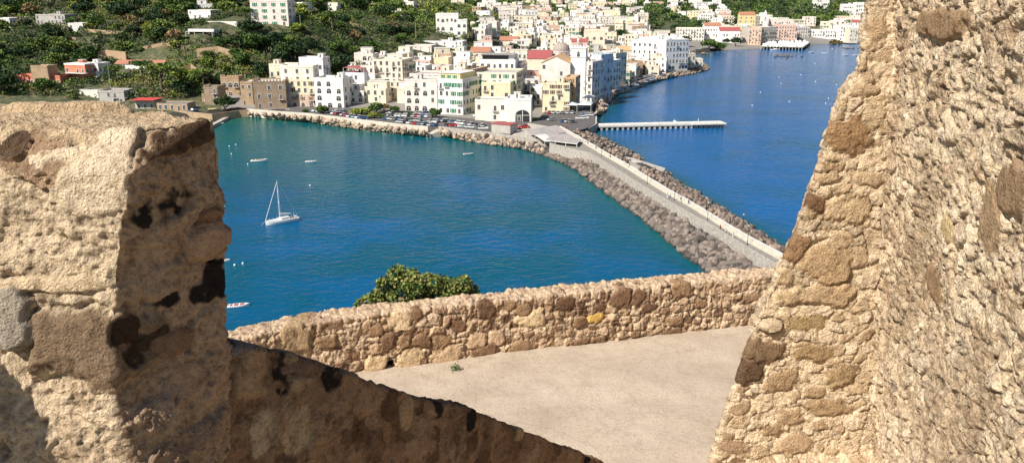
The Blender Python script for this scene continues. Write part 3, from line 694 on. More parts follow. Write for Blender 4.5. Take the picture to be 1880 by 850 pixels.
def chim_mesh():
    mb = MB(); mb.box(-.3, .3, -.25, .25, 0, 1.3, GREYP); mb.box(-.4, .4, -.35, .35, 1.3, 1.42, TERRA); mb.box(-.15, .15, -.12, .12, 1.42, 1.6, DARK); return mb.mesh('chimney')
CHIM = chim_mesh()
def tank_mesh():
    mb = MB(); mb.lathe([(.55, 0), (.6, .1), (.6, 1.1), (.2, 1.3)], GREYP, n=10); return mb.mesh('water_tank')
TANK = tank_mesh()
ALLB = []     # footprints (x, y, radius, label phrase)
def house(name, label, cat, x0, x1, yt, d, mat, yaw=-14, dy=None, yb=None, z=3.1, roof='flat', floors=None, kinds=('plain',), skip=.1, top=None, side=True, balc=.18, left=False, group=None, arches=0, world=None, dens=3.0, rmat=None, extras=True, sink=2.5, wsc=1.0, par=.75):
    th = math.radians(yaw); cx, sx = math.cos(th), math.sin(th)
    if world: Rx, Ry, w, h, zb = world
    else:
        if yb is not None: R = P(x1, yb, z); Rx, Ry, zb = R.x, R.y, z
        else: R = D(x1, yt, dy); Rx, Ry = R.x, R.y; zb = gz(Rx, Ry)
        h = max(2.6, D(x1, yt, Ry).z-zb)
        r = ray(x0, yt+ (yb-yt)*.5 if yb else yt+10); k = r.x/r.y
        w = max(2.5, (Rx-k*Ry)/(cx-k*sx))
    ux, uy = Vector((cx, sx, 0)), Vector((-sx, cx, 0))
    c = Vector((Rx, Ry, 0))-ux*(w/2)+uy*(d/2)
    root = empty(name, (c.x, c.y, zb), th); tag(root, label, cat, group)
    ALLB.append((c.x, c.y, max(w, d)*.5))
    W, Dp = w/2, d/2
    mb = MB()
    if roof == 'flat':
        q = .28; ph = par
        mb.add([(-W,-Dp,-sink),(W,-Dp,-sink),(W,Dp,-sink),(-W,Dp,-sink),(-W,-Dp,h),(W,-Dp,h),(W,Dp,h),(-W,Dp,h),(-W+q,-Dp+q,h),(W-q,-Dp+q,h),(W-q,Dp-q,h),(-W+q,Dp-q,h),(-W+q,-Dp+q,h-ph),(W-q,-Dp+q,h-ph),(W-q,Dp-q,h-ph),(-W+q,Dp-q,h-ph)],
               [(0,1,5,4),(1,2,6,5),(2,3,7,6),(3,0,4,7),(4,5,9,8),(5,6,10,9),(6,7,11,10),(7,4,8,11),(8,9,13,12),(9,10,14,13),(10,11,15,14),(11,8,12,15)], mat)
        if h > 5: mb.box(-W-.12, W+.12, -Dp-.12, Dp+.12, h-.95, h-.83, mat)
        mb.build('walls', root)
        rm = MB(); rm.add([(-W+q,-Dp+q,h-ph+.01),(W-q,-Dp+q,h-ph+.01),(W-q,Dp-q,h-ph+.01),(-W+q,Dp-q,h-ph+.01)], [(0,1,2,3)], rmat or random.choice((ROOFC, ROOFL, ROOFL, ROOFG, ROOFC)))
        ro = rm.build('roof', root)
        if extras and w > 7:
            if mat not in HUTS: HUTS[mat] = hut_mesh(mat)
            if random.random() < .6: link('roof_hut', HUTS[mat], ro, (random.uniform(-W+2.2, W-2.2), random.uniform(0, max(.1, Dp-2.4)), h-ph+.01))
            if random.random() < .6: link('chimney', CHIM, ro, (random.uniform(-W+1, W-1), random.uniform(-Dp+1, Dp-1), h-ph+.01))
            if random.random() < .35: link('water_tank', TANK, ro, (random.uniform(-W+1, W-1), random.uniform(-Dp+1, Dp-1), h-ph+.01))
    else:
        mb.box(-W, W, -Dp, Dp, -sink, h, mat)
        rm = rmat or TERRA; rr = MB(); e = .35
        if roof == 'gable_front':      # ridge runs away from the front: the gable faces the viewer
            rh = min(4.5, w*.22); mb.add([(-W,-Dp,h),(W,-Dp,h),(0,-Dp,h+rh),(-W,Dp,h),(W,Dp,h),(0,Dp,h+rh)], [(0,1,2),(4,3,5)], mat)
            for s in (-1, 1): rr.add([(0,-Dp-e,h+rh+.15),(s*(W+e),-Dp-e,h-.05),(s*(W+e),Dp+e,h-.05),(0,Dp+e,h+rh+.15),(0,-Dp-e,h+rh-.05),(s*(W+e),-Dp-e,h-.25),(s*(W+e),Dp+e,h-.25),(0,Dp+e,h+rh-.05)], [(0,1,2,3),(7,6,5,4),(0,4,5,1),(1,5,6,2),(2,6,7,3)], rm)
        else:
            rh = min(4.0, d*.2); mb.add([(-W,-Dp,h),(-W,Dp,h),(-W,0,h+rh),(W,-Dp,h),(W,Dp,h),(W,0,h+rh)], [(1,0,2),(3,4,5)], mat)
            for s in (-1, 1): rr.add([(-W-e,0,h+rh+.15),(-W-e,s*(Dp+e),h-.05),(W+e,s*(Dp+e),h-.05),(W+e,0,h+rh+.15),(-W-e,0,h+rh-.05),(-W-e,s*(Dp+e),h-.25),(W+e,s*(Dp+e),h-.25),(W+e,0,h+rh-.05)], [(0,1,2,3),(7,6,5,4),(0,4,5,1),(1,5,6,2),(2,6,7,3)], rm)
        mb.build('walls', root); ro = rr.build('roof', root)
        if extras: link('chimney', CHIM, ro, (W*.5, Dp*.4, h+.3))
    fl = floors or max(1, round((h-.7)/3.3)); fh = (h-.75)/fl
    faces = [(w, -Dp-.0, 0, 'f')]
    if side: faces.append((d, W, 1, 'r'))
    if left: faces.append((d, -W, -1, 'l'))
    for fw, off, kx, tg in faces:
        n = max(1, int(fw/dens)); fk = kinds
        for f in range(fl):
            for q in range(n):
                if random.random() < skip: continue
                t = -fw/2+(q+.5)*fw/n + (random.uniform(-.25, .25) if skip > .05 else 0)
                k = random.choice(kinds)
                if f < arches and tg == 'f': k = 'arch'
                if f == 0 and k != 'arch' and random.random() < .25: k = 'door'
                bl = f > 0 and random.random() < balc
                if bl and k == 'plain': k = 'door'
                zz = f*fh + (1.0*min(1, fh/3.0) if k in ('plain', 'green', 'brown') else .12)
                s = min(1.25, (fh-.6)/2.0)*wsc
                if k in ('arch', 'door'): s = min(1.1, (fh-.4)/2.3)*wsc
                if tg == 'f': loc, rz = (t, off, zz), 0
                elif tg == 'r': loc, rz = (off, t, zz), math.pi/2
                else: loc, rz = (off, -t, zz), -math.pi/2
                if k == 'door' and f == 0: link('door', WM['door'], root, loc, rz, (1, 1, s))
                else: link('window', WM[k], root, loc, rz, (s*random.choice((1, 1, 1.15)), 1, s))
                if bl: link('balcony', BALC, root, (loc[0], loc[1], zz), rz)
    root['w'] = w; root['d'] = d; root['h'] = h
    return root, w, d, h
def drop(root):
    for k in ('w', 'd', 'h'):
        if k in root: del root[k]

# ---- buildings one can point to:  kind, label, category, x0, x1, top, depth, material, options
HB = [
 ('stone_building','tall brown stone building with a crenellated roof edge at the left end of the quay','building',466,527,149,16,STONEB,dict(yb=199,yaw=6,left=True,skip=.25,floors=3,balc=.1,dens=5,extras=False)),
 ('apartment_building','narrow pale yellow building with an orange ground floor right of the brown stone building','apartment building',532,580,146,13,BUTTER,dict(yb=197,yaw=-6,floors=4,kinds=('plain','brown'),balc=.2)),
 ('apartment_building','cream upper building with three plain windows behind the narrow yellow quay building','apartment building',515,574,121,9,PALE,dict(dy=424,floors=5,yaw=-6,dens=5,skip=.3,balc=.05)),
 ('apartment_building','bright white rooftop house stacked above the cream building near the wooded slope','house',549,592,106,9,WHITE,dict(dy=438,yaw=-12,skip=.5)),
 ('apartment_building','flat brown roofed low house at the foot of the wooded slope, leftmost of the town','house',494,545,118,9,CREAM,dict(dy=438,yaw=-8,skip=.5)),
 ('arcade_building','bright white building with rows of arched openings facing the quay','apartment building',578,632,144,13,WHITE,dict(yb=199,yaw=-12,floors=4,kinds=('plain','arch'),skip=.12,balc=.0,arches=3,dens=4.4)),
 ('apartment_building','white building with red roofed terraces behind the white arched building','apartment building',628,671,134,16,BLUEW,dict(yb=187,z=3.6,yaw=-16,floors=4,balc=.4,rmat=REDR,left=False)),
 ('apartment_building','pale house left of the green shuttered yellow house, with red pergola roof behind','apartment building',664,690,121,14,ROSE,dict(yb=186,z=3.6,yaw=-14,floors=5,skip=.3)),
 ('apartment_building','yellow and cream corner house with brown balconies and a flat canopy at street level','apartment building',688,741,116,15,BUTTER,dict(yb=186,z=3.4,yaw=-22,floors=5,kinds=('plain','green','brown'),balc=.5,dens=3.4)),
 ('apartment_building','pinkish white four storey house with paired arched openings by the car park','apartment building',743,803,146,14,ROSE,dict(yb=205,yaw=-10,floors=4,kinds=('plain','arch'),arches=1,dens=4)),
 ('apartment_building','white house with green shutters and a yellow top floor beside the quay palm','apartment building',804,850,146,20,WHITE,dict(yb=212,yaw=-24,floors=4,kinds=('green','plain'),balc=.35)),
 ('apartment_building','large cream building with brown cornices set back between the two quay alleys','apartment building',864,948,134,24,CREAM,dict(dy=405,yaw=-10,floors=6,kinds=('plain','green'),balc=.1)),
 ('apartment_building','blank pale yellow block standing over the white shore house','apartment building',884,937,152,12,BUTTER,dict(dy=394,yaw=-8,floors=4,skip=.8)),
 ('quay_house','low cream shore house with a brown lean-to left of the big arch','house',872,930,184,12,PALE,dict(yb=223,yaw=-8,floors=2,skip=.5)),
 ('quay_house','white flat roofed shore house with one large arched recess','house',930,975,181,13,WHITE,dict(yb=226,yaw=-4,floors=3,skip=.7,arches=0)),
 ('apartment_building','white rooftop apartments with glazed terraces above the large cream building','apartment building',880,946,110,14,WHITE,dict(dy=432,yaw=-8,floors=5,balc=.3)),
 ('apartment_building','cream block under the white rooftop apartments, beside the dark alley','apartment building',905,958,124,18,ROSE,dict(dy=440,yaw=-10,floors=5)),
 ('apartment_building','small blank lemon yellow house in the middle of the roofs','house',782,823,106,12,BUTTER,dict(dy=520,yaw=-8,skip=.9)),
 ('apartment_building','long white flat roofed house below the white hillside villa','house',776,849,76,14,WHITE,dict(dy=600,yaw=-10,floors=3,skip=.4)),
 ('apartment_building','white terraced house left of the long white house at the edge of the trees','house',744,792,84,14,ROSE,dict(dy=570,yaw=-12,floors=3,arches=0)),
 ('hillside_villa','white cubic villa with a row of arched windows among the trees','villa',800,841,25,12,WHITE,dict(dy=640,yaw=0,floors=3,kinds=('plain','arch'),skip=.1,arches=2,balc=0,extras=False)),
 ('hillside_villa','lower right wing of the white cubic villa among the trees','villa',838,857,36,12,WHITE,dict(dy=638,yaw=0,floors=3,kinds=('arch',),skip=.1,balc=0,extras=False)),
 ('tiled_house','house under a large orange tiled roof in the middle of the town','house',863,898,96,14,CREAM,dict(dy=560,roof='gable',yaw=-8,skip=.4)),
 ('tiled_house','house under a large salmon tiled roof right of the long white house','house',917,950,75,14,CREAM,dict(dy=660,roof='gable',yaw=-8,skip=.4)),
 ('apartment_building','tall yellow corner building by the causeway square with white cars at its foot','apartment building',996,1045,153,14,BUTTER,dict(yb=207,yaw=-8,floors=5,skip=.45,kinds=('plain','brown'))),
 ('apartment_building','ochre back house joined to the right of the tall yellow corner building','apartment building',1036,1056,142,14,OCHRE,dict(yb=202,yaw=-14,floors=5,kinds=('brown','arch'))),
 ('church','white church front under a broad ochre tiled gable above the yellow corner building','church',994,1047,116,26,ROSE,dict(dy=440,roof='gable_front',rmat=TILEO,yaw=-10,skip=.8,extras=False)),
 ('church','long cream church with a red roof and two arched windows left of the dome','church',968,1010,108,22,CREAM,dict(dy=480,roof='gable',rmat=REDR,yaw=-8,floors=2,kinds=('arch',),skip=.0,balc=0,dens=6,extras=False)),
 ('apartment_building','blue shaded house below the square crenellated bell tower','apartment building',1058,1088,114,14,ROSE,dict(dy=440,yaw=-30,floors=6,balc=.3,skip=.25)),
 ('apartment_building','blue shaded sea facing house, second right of the crenellated bell tower','apartment building',1086,1104,101,13,BLUEW,dict(dy=462,yaw=-38,floors=5,balc=.4,skip=.3)),  # bluish plaster paints in the blue of the shade
 ('apartment_building','blue shaded sea facing house near the start of the breakwater, third from the bell tower','apartment building',1103,1117,112,15,WHITE,dict(dy=492,yaw=-38,floors=5,balc=.3)),
 ('apartment_building','end house of the shaded sea facing row, nearest the breakwater bend','apartment building',1112,1131,98,12,CREAM,dict(dy=514,yaw=-42,floors=5,balc=.3,skip=.3)),
 ('apartment_building','cream arcade building with three open arches above the bell tower','apartment building',1072,1111,56,14,CREAM,dict(dy=700,yaw=-6,floors=3,kinds=('arch',),arches=1,skip=.0,balc=0,dens=4.5)),
 ('palace','long white palace with three rows of dark windows above the promontory quay','palace',1160,1224,73,30,WHITE,dict(yb=127,z=4,yaw=-18,floors=4,skip=.03,balc=.05,dens=3.6)),
 ('palace','tall end block of the white palace with arched ground floor over the rocks','palace',1222,1262,72,22,WHITE,dict(yb=126,z=4,yaw=28,floors=5,skip=.1,balc=.1,arches=1)),
 ('apartment_building','low cream shore house at the tip of the promontory','house',1256,1276,98,12,CREAM,dict(yb=122,z=3.5,yaw=18,floors=2)),
 ('apartment_building','small white lookout house on the promontory rocks','house',1276,1290,108,8,PALE,dict(yb=121,z=3,yaw=6,floors=1)),
 ('apartment_building','long cream building with many dark windows left of the red roofed white hall','apartment building',1242,1292,52,18,PALE,dict(yb=78,z=5,yaw=-8,floors=4,skip=.0)),
 ('red_roof_hall','white hall with a bright red gable roof above the beach trees','hall',1321,1358,57,18,WHITE,dict(yb=78,z=5,yaw=-4,roof='gable',rmat=REDR,floors=2,skip=.3,extras=False)),
 ('tiled_house','white house with a pink gable roof beside the red roofed hall','house',1293,1322,48,16,WHITE,dict(yb=77,z=5,yaw=-4,roof='gable',rmat=TERRA,floors=3)),
 ('hotel','orange beach hotel front with four rows of balconies','hotel',1374,1396,52,40,BRICKY,dict(yb=82,z=3.5,yaw=-20,floors=4,balc=.6,skip=.0)),
 ('hotel','long shaded wing of the beach hotel with deep balconies','hotel',1395,1424,50,30,GREYP,dict(yb=80,z=3.5,yaw=24,floors=4,balc=.7,skip=.0)),  # grey plaster paints the shade on this wing of the orange hotel
 ('hotel','pink beachfront hotel with a flat cornice right of the orange hotel','hotel',1424,1462,47,24,PINK,dict(yb=77,z=3.5,yaw=-8,floors=5,skip=.0)),
 ('hotel','mauve shaded wing at the right end of the pink beachfront hotel','hotel',1461,1485,50,20,ROSE,dict(yb=74,z=3.5,yaw=16,floors=4,skip=.0)),
 ('apartment_building','bright lemon yellow house with a brown roof behind the orange beach hotel','house',1358,1387,28,18,YELL,dict(dy=1080,yaw=-6,floors=4,roof='gable',rmat=TERRA,skip=.4)),
 ('apartment_building','grey lilac wing right of the bright lemon yellow house','house',1387,1396,30,14,GREYP,dict(dy=1080,yaw=10,floors=4)),
 ('church','long pale beach church hall right of the slim white bell tower','church',1412,1457,36,18,ROSE,dict(dy=1090,yaw=-4,floors=2,skip=.3)),
 ('apartment_building','white square house behind the beach trees with a row of small windows','house',1282,1312,26,14,WHITE,dict(dy=1150,yaw=-6,floors=4,skip=.05)),
 ('apartment_building','cream square house left of the bright lemon yellow house','house',1328,1348,30,14,CREAM,dict(dy=1130,yaw=-6,floors=4,skip=.05)),
 ('apartment_building','white house at the ferry landing with a shaded right side','house',1542,1560,47,18,WHITE,dict(yb=75,z=3.5,yaw=-4,floors=4)),
 ('apartment_building','pale shore house right of the ferry landing beside the great wall','house',1560,1582,52,18,CREAM,dict(yb=76,z=3.5,yaw=4,floors=3)),
 ('apartment_building','white arcaded boathouse row left of the moored ferry','boathouse',1486,1532,55,14,WHITE,dict(yb=74,z=3.5,yaw=-4,floors=3,arches=1,kinds=('plain','arch'))),
 ('hillside_villa','white terraced villa on the wooded hill at the far right, lower of the pair','villa',1547,1572,8,16,WHITE,dict(dy=1230,yaw=-6,floors=3,kinds=('plain','arch'))),
 ('hillside_villa','white stepped villa on the wooded hill beside the great wall','villa',1572,1602,5,16,WHITE,dict(dy=1210,yaw=-4,floors=4,kinds=('plain','arch'))),
 ('hillside_villa','long white villa high on the wooded hill above the pink beachfront hotel','villa',1496,1524,-6,14,WHITE,dict(dy=1330,yaw=-4,floors=3)),
 # left hill
 ('hillside_villa','large pink cream villa with green shutters at the top of the left slope','villa',459,527,1,13,ROSE,dict(dy=528,yaw=-6,floors=4,kinds=('green','plain'),skip=.0,balc=.15,dens=6,extras=False)),
 ('hillside_villa','white country house with chimneys on the left slope, left of the pink cream villa','house',346,386,19,13,WHITE,dict(dy=565,yaw=-10,floors=2,skip=.3)),
 ('hillside_villa','grey white terraced house just below left of the pink cream villa','house',379,434,40,12,PALE,dict(dy=528,yaw=-14,floors=2,skip=.3)),
 ('hillside_villa','low stone house with open pergola on the left slope','house',346,392,54,10,PALE,dict(dy=510,yaw=-8,floors=1)),
 ('hillside_villa','low grey house half hidden by bushes at the upper left','house',66,118,27,12,GREYP,dict(dy=590,yaw=-12,floors=2,skip=.5)),
 ('coral_house','coral red two storey house with white parapet and dark balconies on the left','house',120,160,118,12,CORAL,dict(yb=152,z=11.5,yaw=-18,floors=2,skip=.05,balc=.5)),
 ('coral_house','white middle wing of the coral house with awning terrace','house',158,184,117,11,WHITE,dict(yb=150,z=11.5,yaw=-8,floors=2,balc=.4)),
 ('coral_house','low coral annexe with three dark openings left of the coral house','house',28,112,139,9,CORAL,dict(yb=156,z=11,yaw=-8,floors=1,skip=.05,extras=False,kinds=('door','arch'),rmat=TERRA)),
 ('coral_house','small taupe gabled outbuilding behind the low coral annexe','outbuilding',57,86,121,8,TAN,dict(dy=452,yaw=-8,floors=1,skip=.8)),
 ('long_house','long white single storey house with a rust red roof and dark doorways','house',212,301,118,9,WHITE,dict(yb=134,z=15,yaw=-4,floors=1,skip=.0,kinds=('door','plain'),roof='gable',rmat=TERRA,extras=False,sink=5)),
 ('boat_store','low white boat store with grey flat roof just above the battlement','outbuilding',146,182,166,14,PALE,dict(yb=186,z=5,yaw=-14,floors=1,skip=.2,extras=False)),
 ('boat_store','long dark terrace building right of the low white boat store','outbuilding',182,230,167,12,GREYP,dict(yb=192,z=4,yaw=-4,floors=2,skip=.3,extras=False)),
 ('boat_store','small beach kiosk beneath the bright red awning','kiosk',248,286,186,8,GREYP,dict(yb=202,z=3.2,yaw=-4,floors=1,skip=.1,rmat=AWNR,extras=False)),
 ('boat_store','dark timber beach hut row left of the boat beach','outbuilding',288,345,190,9,TAN,dict(yb=204,z=3.2,yaw=-4,floors=1,skip=.2,rmat=BOATB,extras=False)),
 ('stone_building','ruined crenellated stone tower house left of the brown stone building','ruin',375,402,160,10,STONEB,dict(yb=193,z=4,yaw=-4,floors=3,skip=.3,extras=False)),
 ('stone_building','crenellated stone arcade wall above the boat beach','ruin',406,441,141,6,TAN,dict(yb=178,z=6,yaw=-4,floors=2,kinds=('arch',),skip=.2,extras=False)),
 ('stone_building','narrow stone house joined to the left of the brown stone building','building',442,466,150,12,TAN,dict(yb=194,z=3.5,yaw=-2,floors=3,skip=.3)),
 ('stone_building','low crenellated stone boundary building beside the boat beach','ruin',371,402,175,5,TAN,dict(yb=194,z=3.2,yaw=-4,floors=1,skip=.3,extras=False)),
 ('apartment_building','purple shaded passage house between the stone building and the yellow building','building',527,534,155,14,GREYP,dict(yb=197,yaw=0,floors=3,skip=.5)),
 ('apartment_building','rose house with brown balconies, tallest behind the white green shuttered house','apartment building',850,868,128,20,TAN,dict(dy=408,yaw=-20,floors=6,balc=.5)),
 ('apartment_building','white vaulted roof house between the yellow corner house and the lemon yellow house','house',744,781,121,14,WHITE,dict(dy=470,yaw=-10,floors=4,skip=.3)),
 ('apartment_building','wide beige flat roofed building behind the pinkish white quay house','apartment building',752,858,137,18,ROSE,dict(dy=428,yaw=-10,floors=5,skip=.3)),
 ('apartment_building','brown roofed cream building behind the yellow and cream corner house','apartment building',684,738,110,16,CREAM,dict(dy=440,yaw=-14,floors=6)),
]
KEYED = []
for nm, lb, ct, x0, x1, yt, dd, mt, kw in HB:
    root, w, d, h = house(nm, lb, ct, x0, x1, yt, dd, mt, **kw); KEYED.append((root, lb, x0, x1, yt))
    if 'crenellated' in lb:
        mb = MB()
        n = int(w/1.5); mb.box(-.34, .34, -.19, .19, 0, .8, mt); mm_ = mb.mesh('battlement')
        for k in range(n): link('battlement', mm_, root, (-w/2+(k+.5)*w/n, -d/2+.06, h-.05))
        for k in range(int(d/1.5)):
            for s in (-1, 1): link('battlement', mm_, root, (s*(w/2-.06), -d/2+(k+.5)*1.5, h-.05), math.pi/2)
    if 'orange ground floor' in lb:
        mb = MB(); mb.box(-w/2-.06, w/2+.06, -d/2-.06, d/2, -1, h*.45, BRICKY); mb.build('painted_lower_storey', root)
        for k in range(3): link('window', WM['brown'], root, (-w/2+(k+.5)*w/3, -d/2-.07, h*.26), 0, (1, 1, 1))
        for k in range(3): link('window', WM['arch'], root, (-w/2+(k+.5)*w/3, -d/2-.07, .1), 0, (.9, 1, 1))
    if 'yellow top floor' in lb:
        mb = MB(); mb.box(-w/2+.6, w/2-2.2, -d/2+2, d/2-2, h-.6, h+2.4, YELL); mb.box(-w/2+.3, w/2-2, -d/2+1.6, d/2-2, h+2.4, h+2.6, AWN); up = mb.build('upper_storey', root)
        for k in range(3): link('window', WM['green'], up, (-w/2+2+k*(w-4)/3, -d/2+2, h), 0)
    if 'large arched recess' in lb or 'three open arches' in lb:
        link('arched_recess', WM['arch'], root, (w*.15, -d/2, .1), 0, (3.4, 1, 2.6) if 'recess' in lb else (1.5, 1, 1.2))
    if 'red roofed terraces' in lb:
        mb = MB(); mb.box(-w/2+.5, w/2-.5, -d/2+1, d/2-3, h+2.2, h+2.4, REDR)
        for sx in (-1, 1):
            for sy in (-1, 1): mb.box(sx*(w/2-.7)-.1, sx*(w/2-.7)+.1, (-d/2+1.2 if sy < 0 else d/2-3.4), (-d/2+1.4 if sy < 0 else d/2-3.2), h-.8, h+2.2, TRIM)
        mb.build('terrace_canopy', root)
        mb = MB(); mb.box(-w/2-.5, 0, -d/2-1.8, -d/2-.02, h*.78, h*.78+.2, REDR); mb.build('awning', root)
    if 'open pergola' in lb or 'awning terrace' in lb or 'canopy at street' in lb:
        mb = MB(); mb.box(-w/2, w/2+1, -d/2-3.6, -d/2-.02, 2.9, 3.05, AWN)
        for k in range(4): x = -w/2+.2+k*(w+.4)/3; mb.box(x-.1, x+.1, -d/2-3.5, -d/2-3.3, 0, 2.9, TRIM)
        mb.build('awning', root)
    if 'rooftop apartments' in lb:
        mb = MB(); mb.box(-w/2+1, w/2-1, -d/2+2.5, d/2-1, h-.7, h+2.3, WHITE); mb.box(-w/2+.6, w/2-.6, -d/2+.8, d/2-.8, h+2.3, h+2.5, ROOFG); mb.box(-w/2+1.2, w/2-4, -d/2+2.4, -d/2+2.49, h-.4, h+1.9, GLASS); mb.build('roof_terrace_room', root)
    if lb.startswith('coral red'):
        mb = MB(); mb.box(-w/2-.1, w/2+.1, -d/2-.1, d/2+.1, h-.8, h+.05, WHITE); mb.build('white_parapet', root)
        mb = MB(); mb.box(-w/2-3, w/2+14, -d/2-5, -d/2-.15, -3, .2, GREYP); mb.build('terrace', root)
        mb = MB(); mb.box(-w/2+1, w/2+2, -d/2-3.4, -d/2-.14, h*.5, h*.5+.15, AWN); mb.build('awning', root)
    if lb.startswith('small beach kiosk'):
        mb = MB(); mb.box(-w/2-1, w/2+1, -d/2-3, d/2, h+.6, h+.8, AWNR)
        for k in (-1, 1): mb.box(k*(w/2+.8)-.06, k*(w/2+.8)+.06, -d/2-2.9, -d/2-2.8, 0, h+.6, DARK)
        mb.build('awning', root)
    if lb.startswith('low pergola'): pass
    drop(root)
# church domes and towers
def tower(label, px, py_top, dy, w, mat, cren=False, spire=0, cat='bell tower'):
    p = D(px, py_top, dy); zb = gz(p.x, p.y); h = p.z-zb
    root = empty('bell_tower', (p.x, p.y, zb), math.radians(-12)); tag(root, label, cat)
    mb = MB(); mb.box(-w/2, w/2, -w/2, w/2, -2, h-spire, mat)
    for z in (h-spire-.3, h-spire-5): mb.box(-w/2-.25, w/2+.25, -w/2-.25, w/2+.25, z, z+.35, mat)
    mb.build('walls', root)
    if cren:
        c = MB(); n = 5; c.box(-.3, .3, -.2, .2, 0, 1.05, mat); cm0 = c.mesh('battlement')
        for k in range(n):
            t = -w/2+(k+.5)*w/n
            for s in (-1, 1):
                link('battlement', cm0, root, (t, s*(w/2+.1), h-spire+.05)); link('battlement', cm0, root, (s*(w/2+.1), t, h-spire+.05), math.pi/2)
    if spire:
        s = MB(); s.lathe([(w*.42, h-spire+.05), (w*.42, h-spire*.75), (w*.36, h-spire*.55), (w*.15, h-spire*.2), (.05, h)], mat, n=10); s.build('spire', root)
    for rz, lx, ly in ((0, 0, -w/2), (math.pi/2, w/2, 0)):
        link('belfry_opening', WM['arch'], root, (lx, ly, h-spire-4.6), rz, (.75, 1, 1.3))
        link('window', WM['plain'], root, (lx, ly, h*.45), rz)
    ALLB.append((p.x, p.y, w))
    return root
tower('square crenellated bell tower with a blue shaded right side beside the church domes', 1064, 88, 446, 8.0, WHITE, True)
tower('slim white bell tower with a pointed top behind the beach hotels', 1406, 19, 1085, 5.5, WHITE, False, 7)
tower('small white bell tower with a pointed cap left of the church domes', 1000, 72, 560, 4.4, WHITE, False, 4)
def dome(label, px, py_top, dy, r):
    p = D(px, py_top, dy); zb = gz(p.x, p.y); h = p.z-zb
    root = empty('domed_church', (p.x, p.y, zb), math.radians(-10)); tag(root, label, 'church')
    base = h-r*2.15
    mb = MB(); mb.box(-r*1.5, r*1.5, -r*1.3, r*1.3, -2, base-r*.15, ROSE); mb.lathe([(r*1.02, base-r*.15), (r*1.02, base+r*.35), (r*1.1, base+r*.36), (r*1.1, base+r*.46)], ROSE, n=20); mb.build('walls', root)
    d = MB(); d.lathe([(r*math.cos(t), base+r*.46+r*.95*math.sin(t)) for t in (math.radians(a) for a in range(0, 84, 8))], DOME, n=20); do = d.build('dome', root, smooth=True)
    l = MB(); zt_ = base+r*1.38; l.lathe([(r*.22, zt_), (r*.22, zt_+r*.35), (r*.28, zt_+r*.36), (r*.2, zt_+r*.5), (.05, h)], ROSE, n=10); l.build('lantern', do)
    for k in range(-1, 2):
        a = math.radians(-90+k*40); link('window', WM['arch'], root, (r*1.03*math.cos(a), r*1.03*math.sin(a), base-r*.08), a+math.pi/2, (.5, 1, .7))
    ALLB.append((p.x, p.y, r*1.5))
dome('church with a large brown dome and lantern beside the square bell tower', 1031, 66, 500, 5.2)
dome('smaller brown church dome between the large dome and the square bell tower', 1062, 70, 520, 3.4)

# ---- the rest of the town: every house its own object, described from what it looks like and stands by
LMK = [(500,30,'the pink cream villa'),(140,130,'the coral house'),(828,45,'the white cubic villa'),(815,88,'the long white house'),(1030,85,'the large church dome'),(1192,85,'the white palace'),(1092,65,'the cream arcade building'),
       (1270,62,'the cream beach building'),(1340,55,'the red roofed hall'),(1408,35,'the slim white bell tower'),(1440,60,'the pink beachfront hotel'),(880,100,'the orange tiled roof'),(715,125,'the cream corner house'),(610,150,'the white arched building'),
       (934,80,'the salmon tiled roof'),(800,115,'the lemon yellow house'),(1230,30,'the oak grove'),(1560,30,'the far right villas'),(905,125,'the white rooftop apartments'),(370,50,'the white country house'),(1000,120,'the red vaulted church'),(495,170,'the brown stone building')]
def where(px, py):
    b = min(LMK, key=lambda l: (l[0]-px)**2+((l[1]-py)*2.2)**2); dx, dyy = px-b[0], (b[1]-py)*2.2
    if abs(dx) < 18 and abs(dyy) < 25: rel = 'right by'
    elif abs(dx) > abs(dyy): rel = 'right of' if dx > 0 else 'left of'
    else: rel = 'behind' if dyy > 0 else 'in front of'
    far = math.hypot(dx, dyy)
    return (('far ' if far > 70 and rel in ('left of', 'right of') else '')+rel if rel != 'right by' else 'by')+' '+b[2]
PEND = []
def finish_labels(suffix_max=14):
    by = {}
    for o, lb, px in PEND: by.setdefault(lb, []).append((px, o))
    ords = ['first', 'second', 'third', 'fourth', 'fifth', 'sixth', 'seventh', 'eighth', 'ninth', 'tenth', 'eleventh', 'twelfth', 'thirteenth', 'fourteenth']
    for lb, L in by.items():
        L.sort(key=lambda t: t[0])
        for k, (px, o) in enumerate(L):
            if len(L) == 1: o['label'] = lb
            elif len(L) <= suffix_max: o['label'] = lb+', '+('leftmost' if k == 0 else 'rightmost' if k == len(L)-1 else ords[k]+' from left')
            else: o['label'] = lb
    PEND.clear()
COLN = {WHITE:'white', CREAM:'cream', PALE:'pale cream', YELL:'yellow', BUTTER:'pale yellow', PINK:'pink', ROSE:'pinkish', OCHRE:'ochre', TAN:'tan', GREYP:'grey', BLUEW:'bluish', BRICKY:'apricot'}
KB = [(root.location.x, root.location.y, x0, x1, yt) for root, lb, x0, x1, yt in KEYED]
